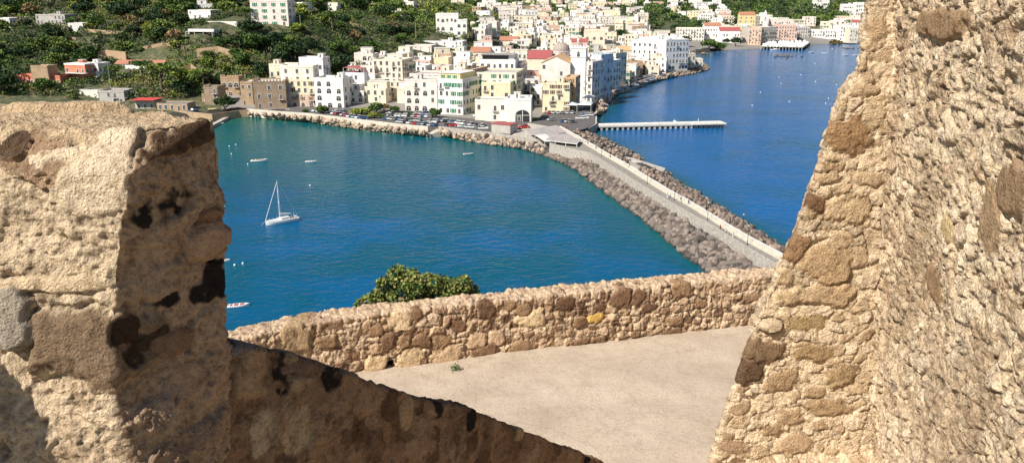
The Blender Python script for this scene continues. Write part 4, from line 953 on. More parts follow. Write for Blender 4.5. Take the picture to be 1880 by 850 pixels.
def fill(n, pxr, dyr, spacing, wr, hr, mats, zmax=99, grp='houses', cond=None, tries=30, near=None):
    made = 0
    for _ in range(n*tries):
        if made >= n: break
        px = random.uniform(*pxr); dy = math.exp(random.uniform(math.log(dyr[0]), math.log(dyr[1])))
        x = (px-940)/FPX*(dy*_sa+48*_ca); z = gz(x, dy)
        if z < 2.3 or z > zmax: continue
        if float(coastd(np.array([x]), np.array([dy]))[0]) < 9: continue
        w = random.uniform(*wr); d = random.uniform(*wr); h = random.uniform(*hr)
        qx, qy = proj((x, dy, z+h)); bx, by = proj((x, dy, z))
        if cond and not cond(qx, qy, bx, by, dy): continue
        if any((x-a)**2+(dy-b)**2 < (spacing*.5+r*.92)**2 for a, b, r in ALLB): continue
        bad = False       # must not stand in the open in front of a house the photograph shows
        for (kx, ky, x0, x1, yt_) in KB:
            if dy < ky-4 and x0-5 < qx < x1+5 and qy < yt_+16 and ky-dy < 70: bad = True; break
        if bad: continue
        mt = random.choice(mats); g = random.random() < .05
        nm = 'tiled_house' if g else 'town_house'
        root, w, d, h2 = house(nm, None, 'house', 0, 0, 0, d, mt, yaw=random.choice((-14, -14, -10, -20, -6, 4, 12))+random.uniform(-4, 4), roof='gable' if g else 'flat', world=(x+w/2, dy-d/2, w, h, z), group=grp,
                             skip=.35, balc=.12, kinds=random.choice((('plain',), ('plain',), ('plain', 'brown'), ('plain', 'green'), ('plain', 'arch'))), extras=dy < 1100, sink=4, rmat=random.choice((TERRA, REDR, TILEO)) if g else None)
        if random.random() < .45 and w > 7 and not g:
            um = MB(); a0, a1 = random.choice(((-.5, .1), (-.2, .5), (-.5, .5))); q = random.choice((WHITE, mt, mt, CREAM)); hh_ = random.uniform(2.4, 3.2); um.box(a0*w+.3, a1*w-.3, -d*.15, d/2-.3, h2-.7, h2+hh_, q); um.box(a0*w+.1, a1*w-.1, -d*.15-.2, d/2-.1, h2+hh_, h2+hh_+.15, ROOFL); up_ = um.build('upper_storey', root); link('window', WM['plain'], up_, ((a0+a1)*w/2, -d*.15, h2+.4))
        drop(root)
        st = max(1, round((h-.7)/3.3)); sw = {1: 'low', 2: 'two storey', 3: 'three storey', 4: 'four storey', 5: 'tall'}.get(st, 'tall')
        PEND.append((root, '%s %s %s %s' % (sw, COLN.get(mt, 'pale'), 'house with tiled roof' if g else 'flat roofed house', where(bx, by)), bx))
        made += 1
    return made
LM_ = [WHITE]*9+[CREAM]*4+[PALE]*5+[ROSE]*5+[BUTTER]*3+[PINK, PINK, BRICKY, TAN]
print('core', fill(110, (655, 1010), (425, 660), 6, (6, 13), (6, 14), LM_, zmax=17, grp='houses packed in the old town', cond=lambda qx, qy, bx, by, dy: by > 96+max(0, (760-qx))*.35 and dy > 425 and qy > 92))
print('core2', fill(125, (850, 1250), (560, 880), 3, (8, 15), (7, 12), LM_, zmax=26, grp='houses packed in the old town', cond=lambda qx, qy, bx, by, dy: (by > 60 or qx > 960) and not (1185 < qx < 1300 and 22 < qy < 56)))
print('prom', fill(16, (1120, 1260), (520, 720), 11, (9, 14), (6, 11), LM_, zmax=14, grp='houses near the promontory'))
random.shuffle(LM_)
mb = MB(); made = 0
for _ in range(9000):
    if made >= 170: break
    px = random.uniform(880, 1330); dy = math.exp(random.uniform(math.log(880), math.log(2300)))
    x = (px-940)/FPX*(dy*_sa+40*_ca); z = gz(x, dy); w, d, h = random.uniform(9, 20), random.uniform(9, 18), random.uniform(6, 12)
    qx, qy = proj((x, dy, z+h)); bx, by = proj((x, dy, z))
    if z < 2.3 or z > 60 or float(coastd(np.array([x]), np.array([dy]))[0]) < 12 or (1185 < qx < 1300 and 22 < qy < 56) or qy < -3 or by > 70 or (by < 12 and qx > 1110): continue
    if any((x-a)**2+(dy-b)**2 < (6+r*.92)**2 for a, b, r in ALLB): continue
    if any(dy < ky-4 and x0-5 < qx < x1+5 and qy < yt_+16 and ky-dy < 70 for kx, ky, x0, x1, yt_ in KB): continue
    M = Matrix.Translation((x, dy, z)) @ Matrix.Rotation(math.radians(random.uniform(-24, 8)), 4, 'Z'); mt = random.choice(LM_)
    mb.box(-w/2, w/2, -d/2, d/2, -5, h, mt, M); mb.box(-w/2-.2, w/2+.2, -d/2-.2, d/2+.2, h, h+.3, random.choice((ROOFL, ROOFC, ROOFL, TERRA) if random.random() < .3 else (ROOFL, ROOFC)), M)
    if random.random() < .5: q = random.uniform(-w*.3, w*.2); mb.box(q-2, q+3, -d*.2, d*.35, h+.3, h+3.1, mt, M)
    nf = max(1, int(h/3.3)); nc = int(w/3.4)
    for f in range(nf):
        for c in range(nc):
            if random.random() < .3: continue
            q = -w/2+(c+.5)*w/nc; mb.box(q-.55, q+.55, -d/2-.05, -d/2+.1, f*3.2+1, f*3.2+2.6, GLASS, M)
            if random.random() < .6: q2 = -d/2+(c+.5)*d/nc; mb.box(w/2-.1, w/2+.05, q2-.5, q2+.5, f*3.2+1, f*3.2+2.6, GLASS, M)
    ALLB.append((x, dy, max(w, d)*.5)); made += 1
print('far', made)
tag(mb.build('distant_houses'), 'crowd of distant pale flat roofed houses climbing the far slope', 'houses', kind='stuff')
print('beach', fill(36, (1240, 1590), (960, 1190), 8, (11, 18), (7, 12), [WHITE]*6+[CREAM]*3+[PALE]*3+[ROSE, BUTTER, PINK], zmax=20, grp='houses behind the beach', cond=lambda qx, qy, bx, by, dy: not (1185 < qx < 1300 and 22 < qy < 56) and 40 < by < 72))
print('slope', fill(14, (640, 940), (700, 1250), 22, (11, 20), (4, 8), [WHITE, CREAM, PALE, PALE, ROSE], zmax=60, grp='scattered houses on the green slope', cond=lambda qx, qy, bx, by, dy: by < 62 and not (780 < qx < 870 and by > 20)))
print('hill', fill(7, (0, 700), (545, 800), 22, (8, 15), (3.2, 6.5), [WHITE, WHITE, CREAM, PALE, ROSE], zmax=70, grp='scattered houses on the green slope', cond=lambda qx, qy, bx, by, dy: by < 92 and qy > 2 and not (440 < bx < 700 and by > 45)))
finish_labels()

# ------------------------------------------------------------------ trees and scrub
FG = [foliage('leaves_dark', (.018, .042, .014), (.052, .088, .024)), foliage('leaves_mid', (.055, .105, .020), (.14, .19, .04)), foliage('leaves_bright', (.12, .175, .022), (.25, .28, .05)),
      foliage('leaves_olive', (.10, .12, .06), (.20, .20, .11)), foliage('leaves_autumn', (.15, .11, .05), (.26, .19, .085))]
def quads(mb_v, mb_f, cen, size, rs, flat=.0):
    n = len(cen); a = rs.normal(size=(n, 3)); a /= np.linalg.norm(a, axis=1)[:, None]
    b = rs.normal(size=(n, 3)); b -= (a*b).sum(1)[:, None]*a; b /= np.linalg.norm(b, axis=1)[:, None]
    s = (size*rs.uniform(.6, 1.3, n))[:, None]; k = rs.uniform(.5, .9, n)[:, None]
    v = np.stack([cen-a*s, cen+b*s*k, cen+a*s, cen-b*s*k], 1).reshape(-1, 3)
    return v
def quad_mesh(name, v, mats, mi=None, extra=None):
    me = bpy.data.meshes.new(name); n = len(v)//4
    me.vertices.add(len(v)); me.vertices.foreach_set('co', v.astype(np.float32).ravel())
    me.loops.add(n*4); me.loops.foreach_set('vertex_index', np.arange(n*4, dtype=np.int32))
    me.polygons.add(n); me.polygons.foreach_set('loop_start', np.arange(n, dtype=np.int32)*4); me.polygons.foreach_set('loop_total', np.full(n, 4, np.int32))
    for m in mats: me.materials.append(m)
    if mi is not None: me.polygons.foreach_set('material_index', mi.astype(np.int32))
    me.update(calc_edges=True); return me
def crown_pts(rs, R, H, lumps, per, kind):
    out = []
    for k in range(lumps):
        if kind == 'pine': a = rs.uniform(0, 6.28); r = math.sqrt(rs.uniform())*R*.85; c = np.array((r*math.cos(a), r*math.sin(a), H*.5+rs.uniform(-.1, .15)*H-(r/R)**2*H*.2)); lr = np.array((R*.34, R*.34, H*.26))
        elif kind == 'cypress': t = rs.uniform(0, 1); c = np.array((rs.normal()*R*.2, rs.normal()*R*.2, t*H)); lr = np.array((1, 1, 2.0))*R*.5*(1-t*.75)
        else:
            d = rs.normal(size=3); d /= np.linalg.norm(d); d[2] = abs(d[2])*1.0-.25
            c = d*np.array((R, R, H*.5))*rs.uniform(.35, .78)+np.array((0, 0, H*.42)); lr = np.array((R, R, H*.45))*rs.uniform(.26, .46)
        d = rs.normal(size=(per, 3)); d /= np.linalg.norm(d, axis=1)[:, None]
        out.append(c+d*lr*rs.uniform(.72, 1.08, (per, 1)))
    return np.concatenate(out)
def tree_proto(kind, R, H, trunk, mat, seed, leaf=.42, lumps=16, per=60):
    rs = np.random.default_rng(seed)
    v = quads(None, None, crown_pts(rs, R, H, lumps, per, kind), leaf, rs)
    cm = quad_mesh('crown', v, [mat])
    mb = MB(); lean = rs.normal()*.3
    mb.cyl((0, 0, -.8), (lean, 0, trunk+.3), .28*R/3.5+.08, .17*R/3.5+.05, BARK, 7)
    for k in range(5):
        a = k*1.256+rs.uniform(-.4, .4); q = rs.uniform(.35, .6)*R; mb.cyl((lean, 0, trunk), (lean+q*math.cos(a), q*math.sin(a), trunk+H*rs.uniform(.25, .6)), .11*R/3.5+.03, .04, BARK, 5)
    return cm, mb.mesh('trunk'), trunk
TP = {}
TP['dark'] = [tree_proto('round', 4.4, 6.5, .9, FG[0], s, lumps=20, per=64) for s in (1, 2, 3)]
TP['mid'] = [tree_proto('round', 4.0, 5.8, .8, FG[1], s, lumps=20) for s in (4, 5, 6)]
TP['bright'] = [tree_proto('round', 2.9, 4.2, .5, FG[2], s) for s in (7, 8)]
TP['olive'] = [tree_proto('round', 3.0, 4.2, .7, FG[3], s, per=50) for s in (9, 10)]
TP['autumn'] = [tree_proto('round', 3.2, 4.8, 1.0, FG[4], s, per=42) for s in (11, 12)]
TP['pine'] = [tree_proto('pine', 5.0, 3.6, 6.5, FG[1], 13, lumps=22)]
TP['brightpine'] = [tree_proto('pine', 6.0, 5.4, 3.5, FG[2], 14, lumps=26)]
TP['cypress'] = [tree_proto('cypress', 1.4, 8.5, .8, FG[0], 15, lumps=14)]
TW = {'dark': 'dark dense tree', 'mid': 'mid green bushy tree', 'bright': 'bright rounded tree', 'olive': 'grey olive tree', 'autumn': 'thin brownish tree', 'pine': 'flat crowned umbrella pine', 'brightpine': 'broad bright green umbrella pine', 'cypress': 'slim dark cypress'}
TN = {'dark': 'oak_tree', 'mid': 'leafy_tree', 'bright': 'shrubby_tree', 'olive': 'olive_tree', 'autumn': 'thinning_tree', 'pine': 'umbrella_pine', 'brightpine': 'umbrella_pine', 'cypress': 'cypress_tree'}
TREES = []
def tree(kind, x, y, s, label=None, zz=None, group=None):
    cm, tm, th = random.choice(TP[kind]); z = gz(x, y) if zz is None else zz
    root = empty(TN[kind], (x, y, z), random.uniform(0, 6.28)); root.scale = (s, s, s*random.uniform(.85, 1.15))
    tag(root, label, 'tree', group); link('crown', cm, root, (0, 0, th)); link('trunk', tm, root)
    TREES.append((x, y, s*3.6)); return root
# trees one can point to
for kind, px, py, dy, s, lb in [
    ('brightpine', 286, 62, 540, 1.35, 'broad bright green rounded pine on the terraces of the left slope'),
    ('mid', 410, 84, 492, 1.35, 'rounded olive green tree below the grey white terraced house'),
    ('pine', 212, 143, 448, 1.0, 'umbrella pine with bent trunk between the coral house and the long white house'),
    ('mid', 86, 186, 432, 1.5, 'big round green tree in front of the coral annexe'),
    ('dark', 412, 186, 410, 1.25, 'dark green tree hiding part of the ruined stone arcade'),
    ('dark', 330, 165, 432, 1.2, 'dark tree below the shaded cliff of the left slope'),
    ('cypress', 333, 150, 440, 1.2, 'slim dark cypress at the foot of the shaded cliff'),
    ('dark', 10, 180, 428, 1.9, 'tall dark tree at the left edge behind the battlement'),
    ('pine', 862, 44, 690, 1.5, 'umbrella pine standing right of the white cubic villa'),
    ('pine', 262, 140, 455, 1.15, 'tall thin pine with bare trunk over the long white house'),
    ('mid', 800, 213, 382, .9, 'small palm-like tree on the quay in front of the white green shuttered house'),
    ('dark', 972, 190, 425, 1.25, 'dark green tree in the alley left of the tall yellow corner building'),
    ('bright', 655, 205, 392, 1.1, 'bright rounded bush left on the car park island'),
    ('bright', 672, 204, 393, 1.2, 'bright rounded bush in the middle of the car park island'),
    ('mid', 690, 202, 396, 1.15, 'mid green bush right on the car park island'),
    ('bright', 684, 214, 380, .95, 'low feathery bright shrub at the front of the car park island'),
    ('mid', 702, 215, 380, .6, 'small dark shrub beside the car park lamp'),
    ('mid', 592, 200, 396, .9, 'leafy bush at the foot of the white arched building'),
    ('mid', 724, 200, 398, .7, 'small shrub below the corner house canopy'),
    ('autumn', 706, 192, 404, .9, 'rust brown small tree left of the corner house canopy'),
    ('mid', 754, 208, 388, .55, 'small palm shrub in front of the pinkish white quay house'),
    ('bright', 984, 223, 372, .5, 'dry yellowish shrub beside the white arched shore house'),
    ('mid', 560, 197, 400, .5, 'tiny shrub by the orange ground floor'),
    ('mid', 1302, 84, 880, 2.3, 'large green tree above the beach wall, left of the pair'),
    ('mid', 1322, 84, 890, 2.0, 'large green tree above the beach wall, right of the pair'),
    ('dark', 1350, 80, 930, 1.5, 'dark round tree at the foot of the red roofed hall'),
    ('bright', 1145, 112, 650, 1.2, 'green garden tree left of the white palace'),
    ('mid', 1155, 122, 610, 1.4, 'garden tree on the quay just left of the white palace'),
    ('dark', 1140, 128, 590, 1.2, 'dark garden tree beside the breakwater car park'),
    ('autumn', 1536, 62, 1010, 2.6, 'tall brownish tree behind the moored ferry')]:
    p = D(px, py, dy); tree(kind, p.x, p.y, s, lb)
# the wooded slope: trees one by one
def in_house(x, y, m=2.0): return any((x-a)**2+(y-b)**2 < (r*.9+m)**2 for a, b, r in ALLB)
cnt = 0; tries = 0
while cnt < 285 and tries < 20000:
    tries += 1
    px = random.uniform(-40, 760); dy = math.exp(random.uniform(math.log(428), math.log(760)))
    x = (px-940)/FPX*(dy*_sa+30*_ca); z = gz(x, dy); bx, by = proj((x, dy, z))
    if z < 7 or by < -8 or in_house(x, dy, 3): continue
    s = random.uniform(.9, 1.9)*(1.0 if dy < 600 else 1.2)
    if any((x-a)**2+(dy-b)**2 < ((s*3.6+r)*.31)**2 for a, b, r in TREES): continue
    bad = False
    for (kx, ky, x0, x1, yt_) in KB:
        if dy < ky and ky-dy < 60 and x0-6 < bx < x1+6 and by-18*s*500/dy < yt_+16 and by > yt_: bad = True; break
    if bad or (125 < by < 165 and 20 < bx < 310 and random.random() < .9): continue
    pz = fbm(np.array([[x/40, dy/40, 0.]]), 2, 99)[0]
    if by > 60 and bx > 430: kind = random.choice(['dark', 'dark', 'dark', 'mid', 'mid', 'autumn'] if pz > -.15 else ['bright', 'mid', 'bright'])
    elif bx < 330 and by < 90: kind = random.choice(['olive', 'olive', 'mid', 'dark', 'bright', 'autumn', 'mid'])
    elif 320 < bx < 480 and 85 < by < 150: kind = random.choice(['bright', 'bright', 'mid'])
    else: kind = random.choice(['dark', 'mid', 'dark', 'olive', 'mid', 'bright', 'pine'])
    o = tree(kind, x, dy, s, None, z, 'trees on the green slope'); PEND.append((o, TW[kind]+' uphill, '+where(bx, by), bx)); cnt += 1
print('slope trees', cnt)
# grove on the low hill, gardens between the houses
cnt = 0; tries = 0
while cnt < 88 and tries < 9000:
    tries += 1
    if cnt < 22: px = random.uniform(1190, 1292); dy = random.uniform(960, 1090); s = random.uniform(1.3, 2.0)
    elif cnt < 34: px = random.uniform(760, 1010); dy = random.uniform(650, 860); s = random.uniform(1.0, 1.7)
    else: px = random.uniform(820, 1560); dy = random.uniform(620, 1350); s = random.uniform(1.0, 1.8)
    x = (px-940)/FPX*(dy*_sa+40*_ca); z = gz(x, dy); bx, by = proj((x, dy, z))
    if z < 3 or in_house(x, dy, 0) or float(coastd(np.array([x]), np.array([dy]))[0]) < 12: continue
    if any((x-a)**2+(dy-b)**2 < ((s*3.6+r)*.45)**2 for a, b, r in TREES): continue
    kind = random.choice(['dark', 'mid', 'mid', 'dark', 'olive'])
    o = tree(kind, x, dy, s, None, z, 'trees among the houses'); PEND.append((o, TW[kind]+' in town '+where(bx, by), bx)); cnt += 1
finish_labels()
# scrub and far woods: nobody could count these
def clumps(name, label, n, pxr, dyr, size, leaf, per, cols, cond, seed, cat='undergrowth'):
    rs = np.random.default_rng(seed); px = rs.uniform(*pxr, n); dy = np.exp(rs.uniform(math.log(dyr[0]), math.log(dyr[1]), n))
    x = (px-940)/FPX*(dy*_sa+30*_ca); z = hz(x, dy); zz = dy*_sa-(z-CAMZ)*_ca; qx = 940+FPX*x/zz; qy = 425-FPX*(dy*_ca+(z-CAMZ)*_sa)/zz
    ok = cond(x, dy, z, qx, qy)
    A = np.array(ALLB); dd = np.full(n, True)
    for a, b, r in ALLB: dd &= ((x-a)**2+(dy-b)**2 > (r*1.0+size*.4)**2)
    # keep the views of the pointed-out houses open
    for (kx, ky, x0, x1, yt_) in KB: dd &= ~((dy < ky) & (ky-dy < 18) & (qx > x0-4) & (qx < x1+4) & (qy < yt_+20) & (qy > yt_-4))
    k = np.nonzero(ok & dd)[0]; x, dy, z = x[k], dy[k], z[k]; m = len(k)
    s = size*rs.uniform(.5, 1.2, m); cen = np.stack([x, dy, z+s*.35], 1)
    d = rs.normal(size=(m, per, 3)); d /= np.linalg.norm(d, axis=2)[:, :, None]; d[:, :, 2] = np.abs(d[:, :, 2])*.9-.1
    pts = (cen[:, None, :]+d*s[:, None, None]*rs.uniform(.7, 1.1, (m, per, 1))*np.array((1, 1, .85))).reshape(-1, 3)
    v = quads(None, None, pts, leaf, rs)
    nz = fbm(np.stack([x/60, dy/60, x*0], 1), 3, seed)+rs.normal(size=m)*.22
    ci = np.clip(((nz+.6)/1.2*len(cols)).astype(int), 0, len(cols)-1); ci = np.repeat(np.array([FG.index(c) for c in cols])[ci], per)
    me = quad_mesh(name, v, FG, ci); print(name, m)
    tag(link(name, me), label, cat, kind='stuff')
clumps('hillside_scrub', 'mixed scrub, vines and bushes covering the terraced left slope', 15000, (-150, 900), (424, 1100), 2.9, .5, 38, [FG[0], FG[1], FG[0], FG[0], FG[3], FG[1], FG[2], FG[4], FG[0], FG[1]], lambda x, y, z, qx, qy: (z > 6.5) & (y > 424) & ~((fbm(np.stack([x/34, y/16, x*0], 1), 3, 44) > .34) & (qy < 130) & (qx < 420) & (np.random.default_rng(5).uniform(size=len(x)) > .75)), 3)
clumps('far_woods', 'distant dark green wood covering the hill behind the beach town', 3600, (700, 1680), (1120, 3000), 9, 1.7, 40, [FG[0], FG[0], FG[1], FG[0], FG[1]], lambda x, y, z, qx, qy: ((qx > 1110) & (z > 15+(1330-qx)*.05)) | ((z > 28)), 4, 'wood')
clumps('slope_woods', 'dark wood and orchards on the slope above the old town', 2600, (600, 1150), (700, 2000), 5, 1.0, 40, [FG[0], FG[1], FG[0], FG[2], FG[3]], lambda x, y, z, qx, qy: (z > 13) & (qx < 1110), 6, 'wood')

# ---- caper bush hanging over the parapet
rs = np.random.default_rng(21)
lump = [(660,558,.10),(675,553,.16),(692,546,.20),(712,528,.22),(728,506,.20),(745,514,.24),(735,545,.30),(765,524,.28),(770,550,.30),(792,520,.22),(800,546,.30),(812,517,.16),(826,532,.24),(850,522,.20),(846,545,.26),(868,534,.14),(732,496,.10),(700,520,.10),(760,502,.10),(880,548,.1),(700,556,.26),(823,552,.30)]
pts = []; V_ = []
def lsz(n): return n
base_c = P(770, 560, 54.0)
for (a, b_, r_) in lump:
    dyy = P(a, 560, 54.0).y+.35+rs.uniform(-.1, .25); c = D(a, b_, dyy)
    r_ *= rs.uniform(.85, 1.15); n = int(2600*r_*r_*4)
    d = rs.normal(size=(n, 3)); d /= np.linalg.norm(d, axis=1)[:, None]
    pts.append(np.array(c)+d*r_*rs.uniform(.55, 1.08, (n, 1)))
pts = np.concatenate(pts)
v = quads(None, None, pts, .038, rs)
mi = (rs.uniform(size=len(pts)) > .55).astype(int)+(rs.uniform(size=len(pts)) > .90).astype(int)
LB1 = foliage('caper_leaf', (.07, .12, .025), (.19, .23, .05)); LB2 = foliage('caper_leaf_yellow', (.24, .25, .07), (.36, .33, .11)); LB3 = foliage('caper_leaf_dry', (.28, .18, .09), (.22, .13, .07))
root = empty('caper_bush', P(770, 563, 53.9), 0); tag(root, 'leafy yellow green bush hanging over the top of the parapet', 'bush')
me = quad_mesh('foliage', v-np.array(root.location), [LB1, LB2, LB3], np.clip(mi, 0, 2)); link('foliage', me, root)
mb = MB()
for (a, b_, r_) in lump:
    c = D(a, b_, P(a, 560, 54.0).y+.4)-root.location; mb.cyl((rs.uniform(-.3, .3), .45, -.35), tuple(c), .02, .006, BARK, 5)
mb.build('stems', root)
# weed tuft at the foot of the parapet
p = P(836, 676, FLOOR); pts = np.array(p)+rs.normal(size=(110, 3))*np.array((.05, .04, .03))+np.array((0, -.05, .05))
root = empty('weed_tuft', p, 0); tag(root, 'small dry weed tuft growing at the foot of the parapet', 'weed')
link('leaves', quad_mesh('weed', quads(None, None, pts, .018, rs)-np.array(p), [FG[1]]), root)

# ------------------------------------------------------------------ causeway, quays, rocks
def strip(name, A, B, mat, zA=0, thick=.3):
    """slab between two polylines of points"""
    mb = MB(); rings = []
    for a, b_ in zip(A, B): rings.append([(a.x, a.y, a.z-thick), (a.x, a.y, a.z), (b_.x, b_.y, b_.z), (b_.x, b_.y, b_.z-thick)])
    mb.loft(rings, mat); return mb
def wallline(pts, w, h, mat, below=3.0):
    mb = MB(); L = offs(pts, w/2); R = offs(pts, -w/2)
    rings = [[(l.x, l.y, p.z-below), (l.x, l.y, p.z+h), (r.x, r.y, p.z+h), (r.x, r.y, p.z-below)] for l, r, p in zip(L, R, pts)]
    mb.loft(rings, mat); return mb
RZ = 4.6
Lp = [P(a, b_, RZ+1.0) for a, b_ in ((1010,262),(1037,270),(1082,280),(1120,303),(1160,328),(1222,366),(1270,393),(1307,413),(1369,452),(1431,487),(1530,548))]
Rp = [P(a, b_, RZ+1.0) for a, b_ in ((1028,232),(1050,244),(1078,260),(1112,280),(1152,302),(1192,327),(1230,350),(1268,370),(1361,427),(1437,467),(1540,524))]
for L in (Lp, Rp):
    for p in L: p.z = RZ
def resample(L, n):
    d = [0]
    for a, b_ in zip(L, L[1:]): d.append(d[-1]+(b_-a).length)
    out = []
    for k in range(n):
        t = d[-1]*k/(n-1); i = max(0, min(len(L)-2, next((j for j in range(len(d)-1) if d[j+1] >= t), len(L)-2))); f = (t-d[i])/(d[i+1]-d[i]); out.append(L[i].lerp(L[i+1], f))
    return out
Lr = resample(Lp, 30); Rr = resample(Rp, 30)
tag(strip('causeway', Lr, Rr, PAVE, thick=4).build('causeway_road'), 'grey paved causeway road between two low walls', 'road', kind='structure')
mb = wallline(Lr, .7, .95, LIME, 4.5); o = mb.build('causeway_wall'); tag(o, 'pale limestone retaining wall along the near left side of the causeway', 'wall')
mb = wallline(Rr, .6, .95, QUAYW, 4.5); mb2 = wallline([p+Vector((0, 0, .95)) for p in Rr], .8, .12, ROOFL, 0); mb.v += []; 
b0 = len(mb.v); mb.v += mb2.v; k_ = mb.mi(ROOFL); mb.f += [[i+b0 for i in f] for f in mb2.f]; mb.m += [k_]*len(mb2.f)
tag(mb.build('causeway_wall'), 'smooth pale parapet wall along the right side of the causeway', 'wall')
# bench step beside the right wall
tag(wallline(offs(Rr, .75), .5, .42, QUAYW, .5).build('stone_bench'), 'long low stone bench running along the inside of the right causeway wall', 'bench')
# landing ramp
mb = MB(); q = [P(1150, 292, 3.6), P(1232, 318, 1.4), P(1222, 322, 1.3), P(1172, 308, 3.4)]
q = [P(1128,284,3.6), P(1165,291,3.0), P(1222,309,1.0), P(1216,319,.9), P(1172,310,3.0)]
mb.add([tuple(p) for p in q]+[(p.x, p.y, p.z-4) for p in q], [(0,1,2,3,4)[::-1], (5,6,7,8,9)]+[(i, (i+1) % 5, 5+(i+1) % 5, 5+i) for i in range(5)], CONC)
tag(mb.build('landing_ramp'), 'sloping concrete landing ramp on the right side of the causeway', 'ramp')
# sea walls
QL = [P(a, b_, 3.4) for a, b_ in ((455,203),(500,207),(560,211),(620,218),(680,225),(730,231),(786,236))]
tag(wallline(QL, .6, .9, QUAYW, 3.2).build('sea_wall'), 'low pale sea wall between the car park and the left boulder bank', 'wall')
QL2 = [P(a, b_, 3.4) for a, b_ in ((806,236),(850,241),(895,246),(935,252),(970,257),(1012,264))]
tag(wallline(QL2, .6, .9, LIME, 3.2).build('sea_wall'), 'low stone sea wall between the red roofed hut and the boulders', 'wall')
QL3 = [P(a, b_, 3.0) for a, b_ in ((1096,196),(1104,184),(1118,172),(1150,158),(1200,143),(1238,134))]
tag(wallline(QL3, .5, .8, QUAYW, 3).build('sea_wall'), 'low white wall along the road above the right hand breakwater', 'wall')
# boat slip and left jetty
J = [P(372, 238, 1.2), P(400, 224, 1.2), P(424, 211, 1.2), P(456, 209, 1.2)]
tag(wallline(J, 2.2, .15, CONC, 3).build('boat_jetty'), 'narrow concrete boat jetty at the left end of the bay', 'jetty')
tag(wallline([P(320, 205, 3), P(390, 212, 3), P(438, 205, 3.2), P(458, 204, 3.2)], .8, .6, TAN, 3).build('beach_wall'), 'brown stone wall behind the narrow boat jetty', 'wall')
# slip in the gap of the boulder bank
tag(wallline([P(787, 247, 1.0), P(806, 239, 2.6)], 5, .2, CONC, 3).build('boat_slip'), 'small dark concrete boat slip in the gap of the boulder bank', 'slipway')
# right hand pier on piles
a, b_ = P(1098, 229, 2.2), P(1327, 224, 2.2); u = (b_-a); u.z = 0; Lh = u.length; th = math.atan2(u.y, u.x)
root = empty('pier', (a.x, a.y, 0), th); tag(root, 'long straight white concrete pier on piles reaching into the right bay', 'pier')
mb = MB(); mb.box(-4, Lh, -3.0, 3.0, 1.7, 2.25, ROOFL); mb.box(Lh-16, Lh, -4.6, 3.0, 1.71, 2.26, ROOFL); mb.build('deck', root)
mb = MB(); mb.box(-4, Lh-.2, -3.1, -2.95, 1.25, 1.75, GREYP); mb.build('edge_beam', root)
pm = MB(); pm.box(-.45, .45, -.6, .6, -2, 1.7, GREYP); pmm = pm.mesh('pile')
for k in range(24):
    for s in (-2.3, 2.3): link('pile', pmm, root, (1+k*(Lh-2)/23, s, 0))
# second step: quay square edge
SQ = [P(a, b_, 3.0) for a, b_ in ((1079,236),(1094,228),(1094,214))]
tag(wallline(SQ, 1.0, .25, CONC, 4).build('quay_edge'), 'concrete edge of the causeway square where the pier begins', 'quay')
# asphalt squares
def sheet(name, pts, z, mat, label, cat):
    mb = MB(); q = [P(a, b_, z) for a, b_ in pts]; n = len(q)
    mb.add([tuple(p) for p in q]+[(p.x, p.y, z-2) for p in q], [list(range(n))[::-1]] + [(i, (i+1) % n, n+(i+1) % n, n+i) for i in range(n)], mat)
    o = mb.build(name); tag(o, label, cat, kind='structure'); return o
ASPH = simple('asphalt', (.105, .095, .09), .95, var=.2, scale=.3)
sheet('car_park', [(535,206),(530,196),(600,196),(680,200),(760,204),(800,212),(870,218),(900,224),(905,240),(850,239),(790,233),(730,229),(680,223),(620,216),(575,211)], 3.3, ASPH, 'asphalt car park along the quay', 'car park')
sheet('harbour_square', [(905,226),(985,222),(1000,206),(1060,205),(1086,200),(1092,213),(1092,226),(1076,236),(1050,243),(1028,233),(990,232),(905,240)], 3.55, ASPH, 'asphalt square at the root of the causeway', 'square')

# rocks
def rock_mesh(seed, mat):
    rs = np.random.default_rng(seed); import bmesh
    bm = bmesh.new(); bmesh.ops.create_icosphere(bm, subdivisions=2, radius=.62)
    sc = rs.uniform(.75, 1.25, 3); pl_ = rs.normal(size=(11, 3)); pl_ /= np.linalg.norm(pl_, axis=1)[:, None]; off = rs.uniform(.30, .46, 11)
    for v in bm.verts:
        p = np.array(v.co)*sc
        for n_, o_ in zip(pl_, off):
            e = p@n_-o_
            if e > 0: p = p-n_*e*.92
        v.co = p+rs.normal(size=3)*.008
    me = bpy.data.meshes.new('boulder'); bm.to_mesh(me); bm.free(); me.materials.append(mat); return me
def rockmat(name, c1, c2):
    m, nt, b = newmat(name); oi = nd(nt, 'ShaderNodeObjectInfo'); gi = nd(nt, 'ShaderNodeNewGeometry')
    n = noise_out(nt, 1.1, 5, .6); rn = nd(nt, 'ShaderNodeMath', operation='ADD'); nt.links.new(oi.outputs['Random'], rn.inputs[0]); nt.links.new(gi.outputs['Random Per Island'], rn.inputs[1])
    fr = nd(nt, 'ShaderNodeMath', operation='FRACT'); nt.links.new(rn.outputs[0], fr.inputs[0])
    c = mix(nt, fr.outputs[0], c1, c2); f = ramp(nt, n, [(.3, (.65, .65, .65)), (.7, (1.25, 1.22, 1.2))])
    sx = nd(nt, 'ShaderNodeSeparateXYZ'); nt.links.new(gi.outputs['Position'], sx.inputs[0])
    wet = ramp(nt, sx.outputs[2], [(.25, .30), (.75, 1.0)])      # algae and wet band along the waterline
    nt.links.new(mix(nt, 1, mix(nt, 1, c, f, 'MULTIPLY'), wet, 'MULTIPLY'), b.inputs['Base Color']); b.inputs['Roughness'].default_value = .95
    return m
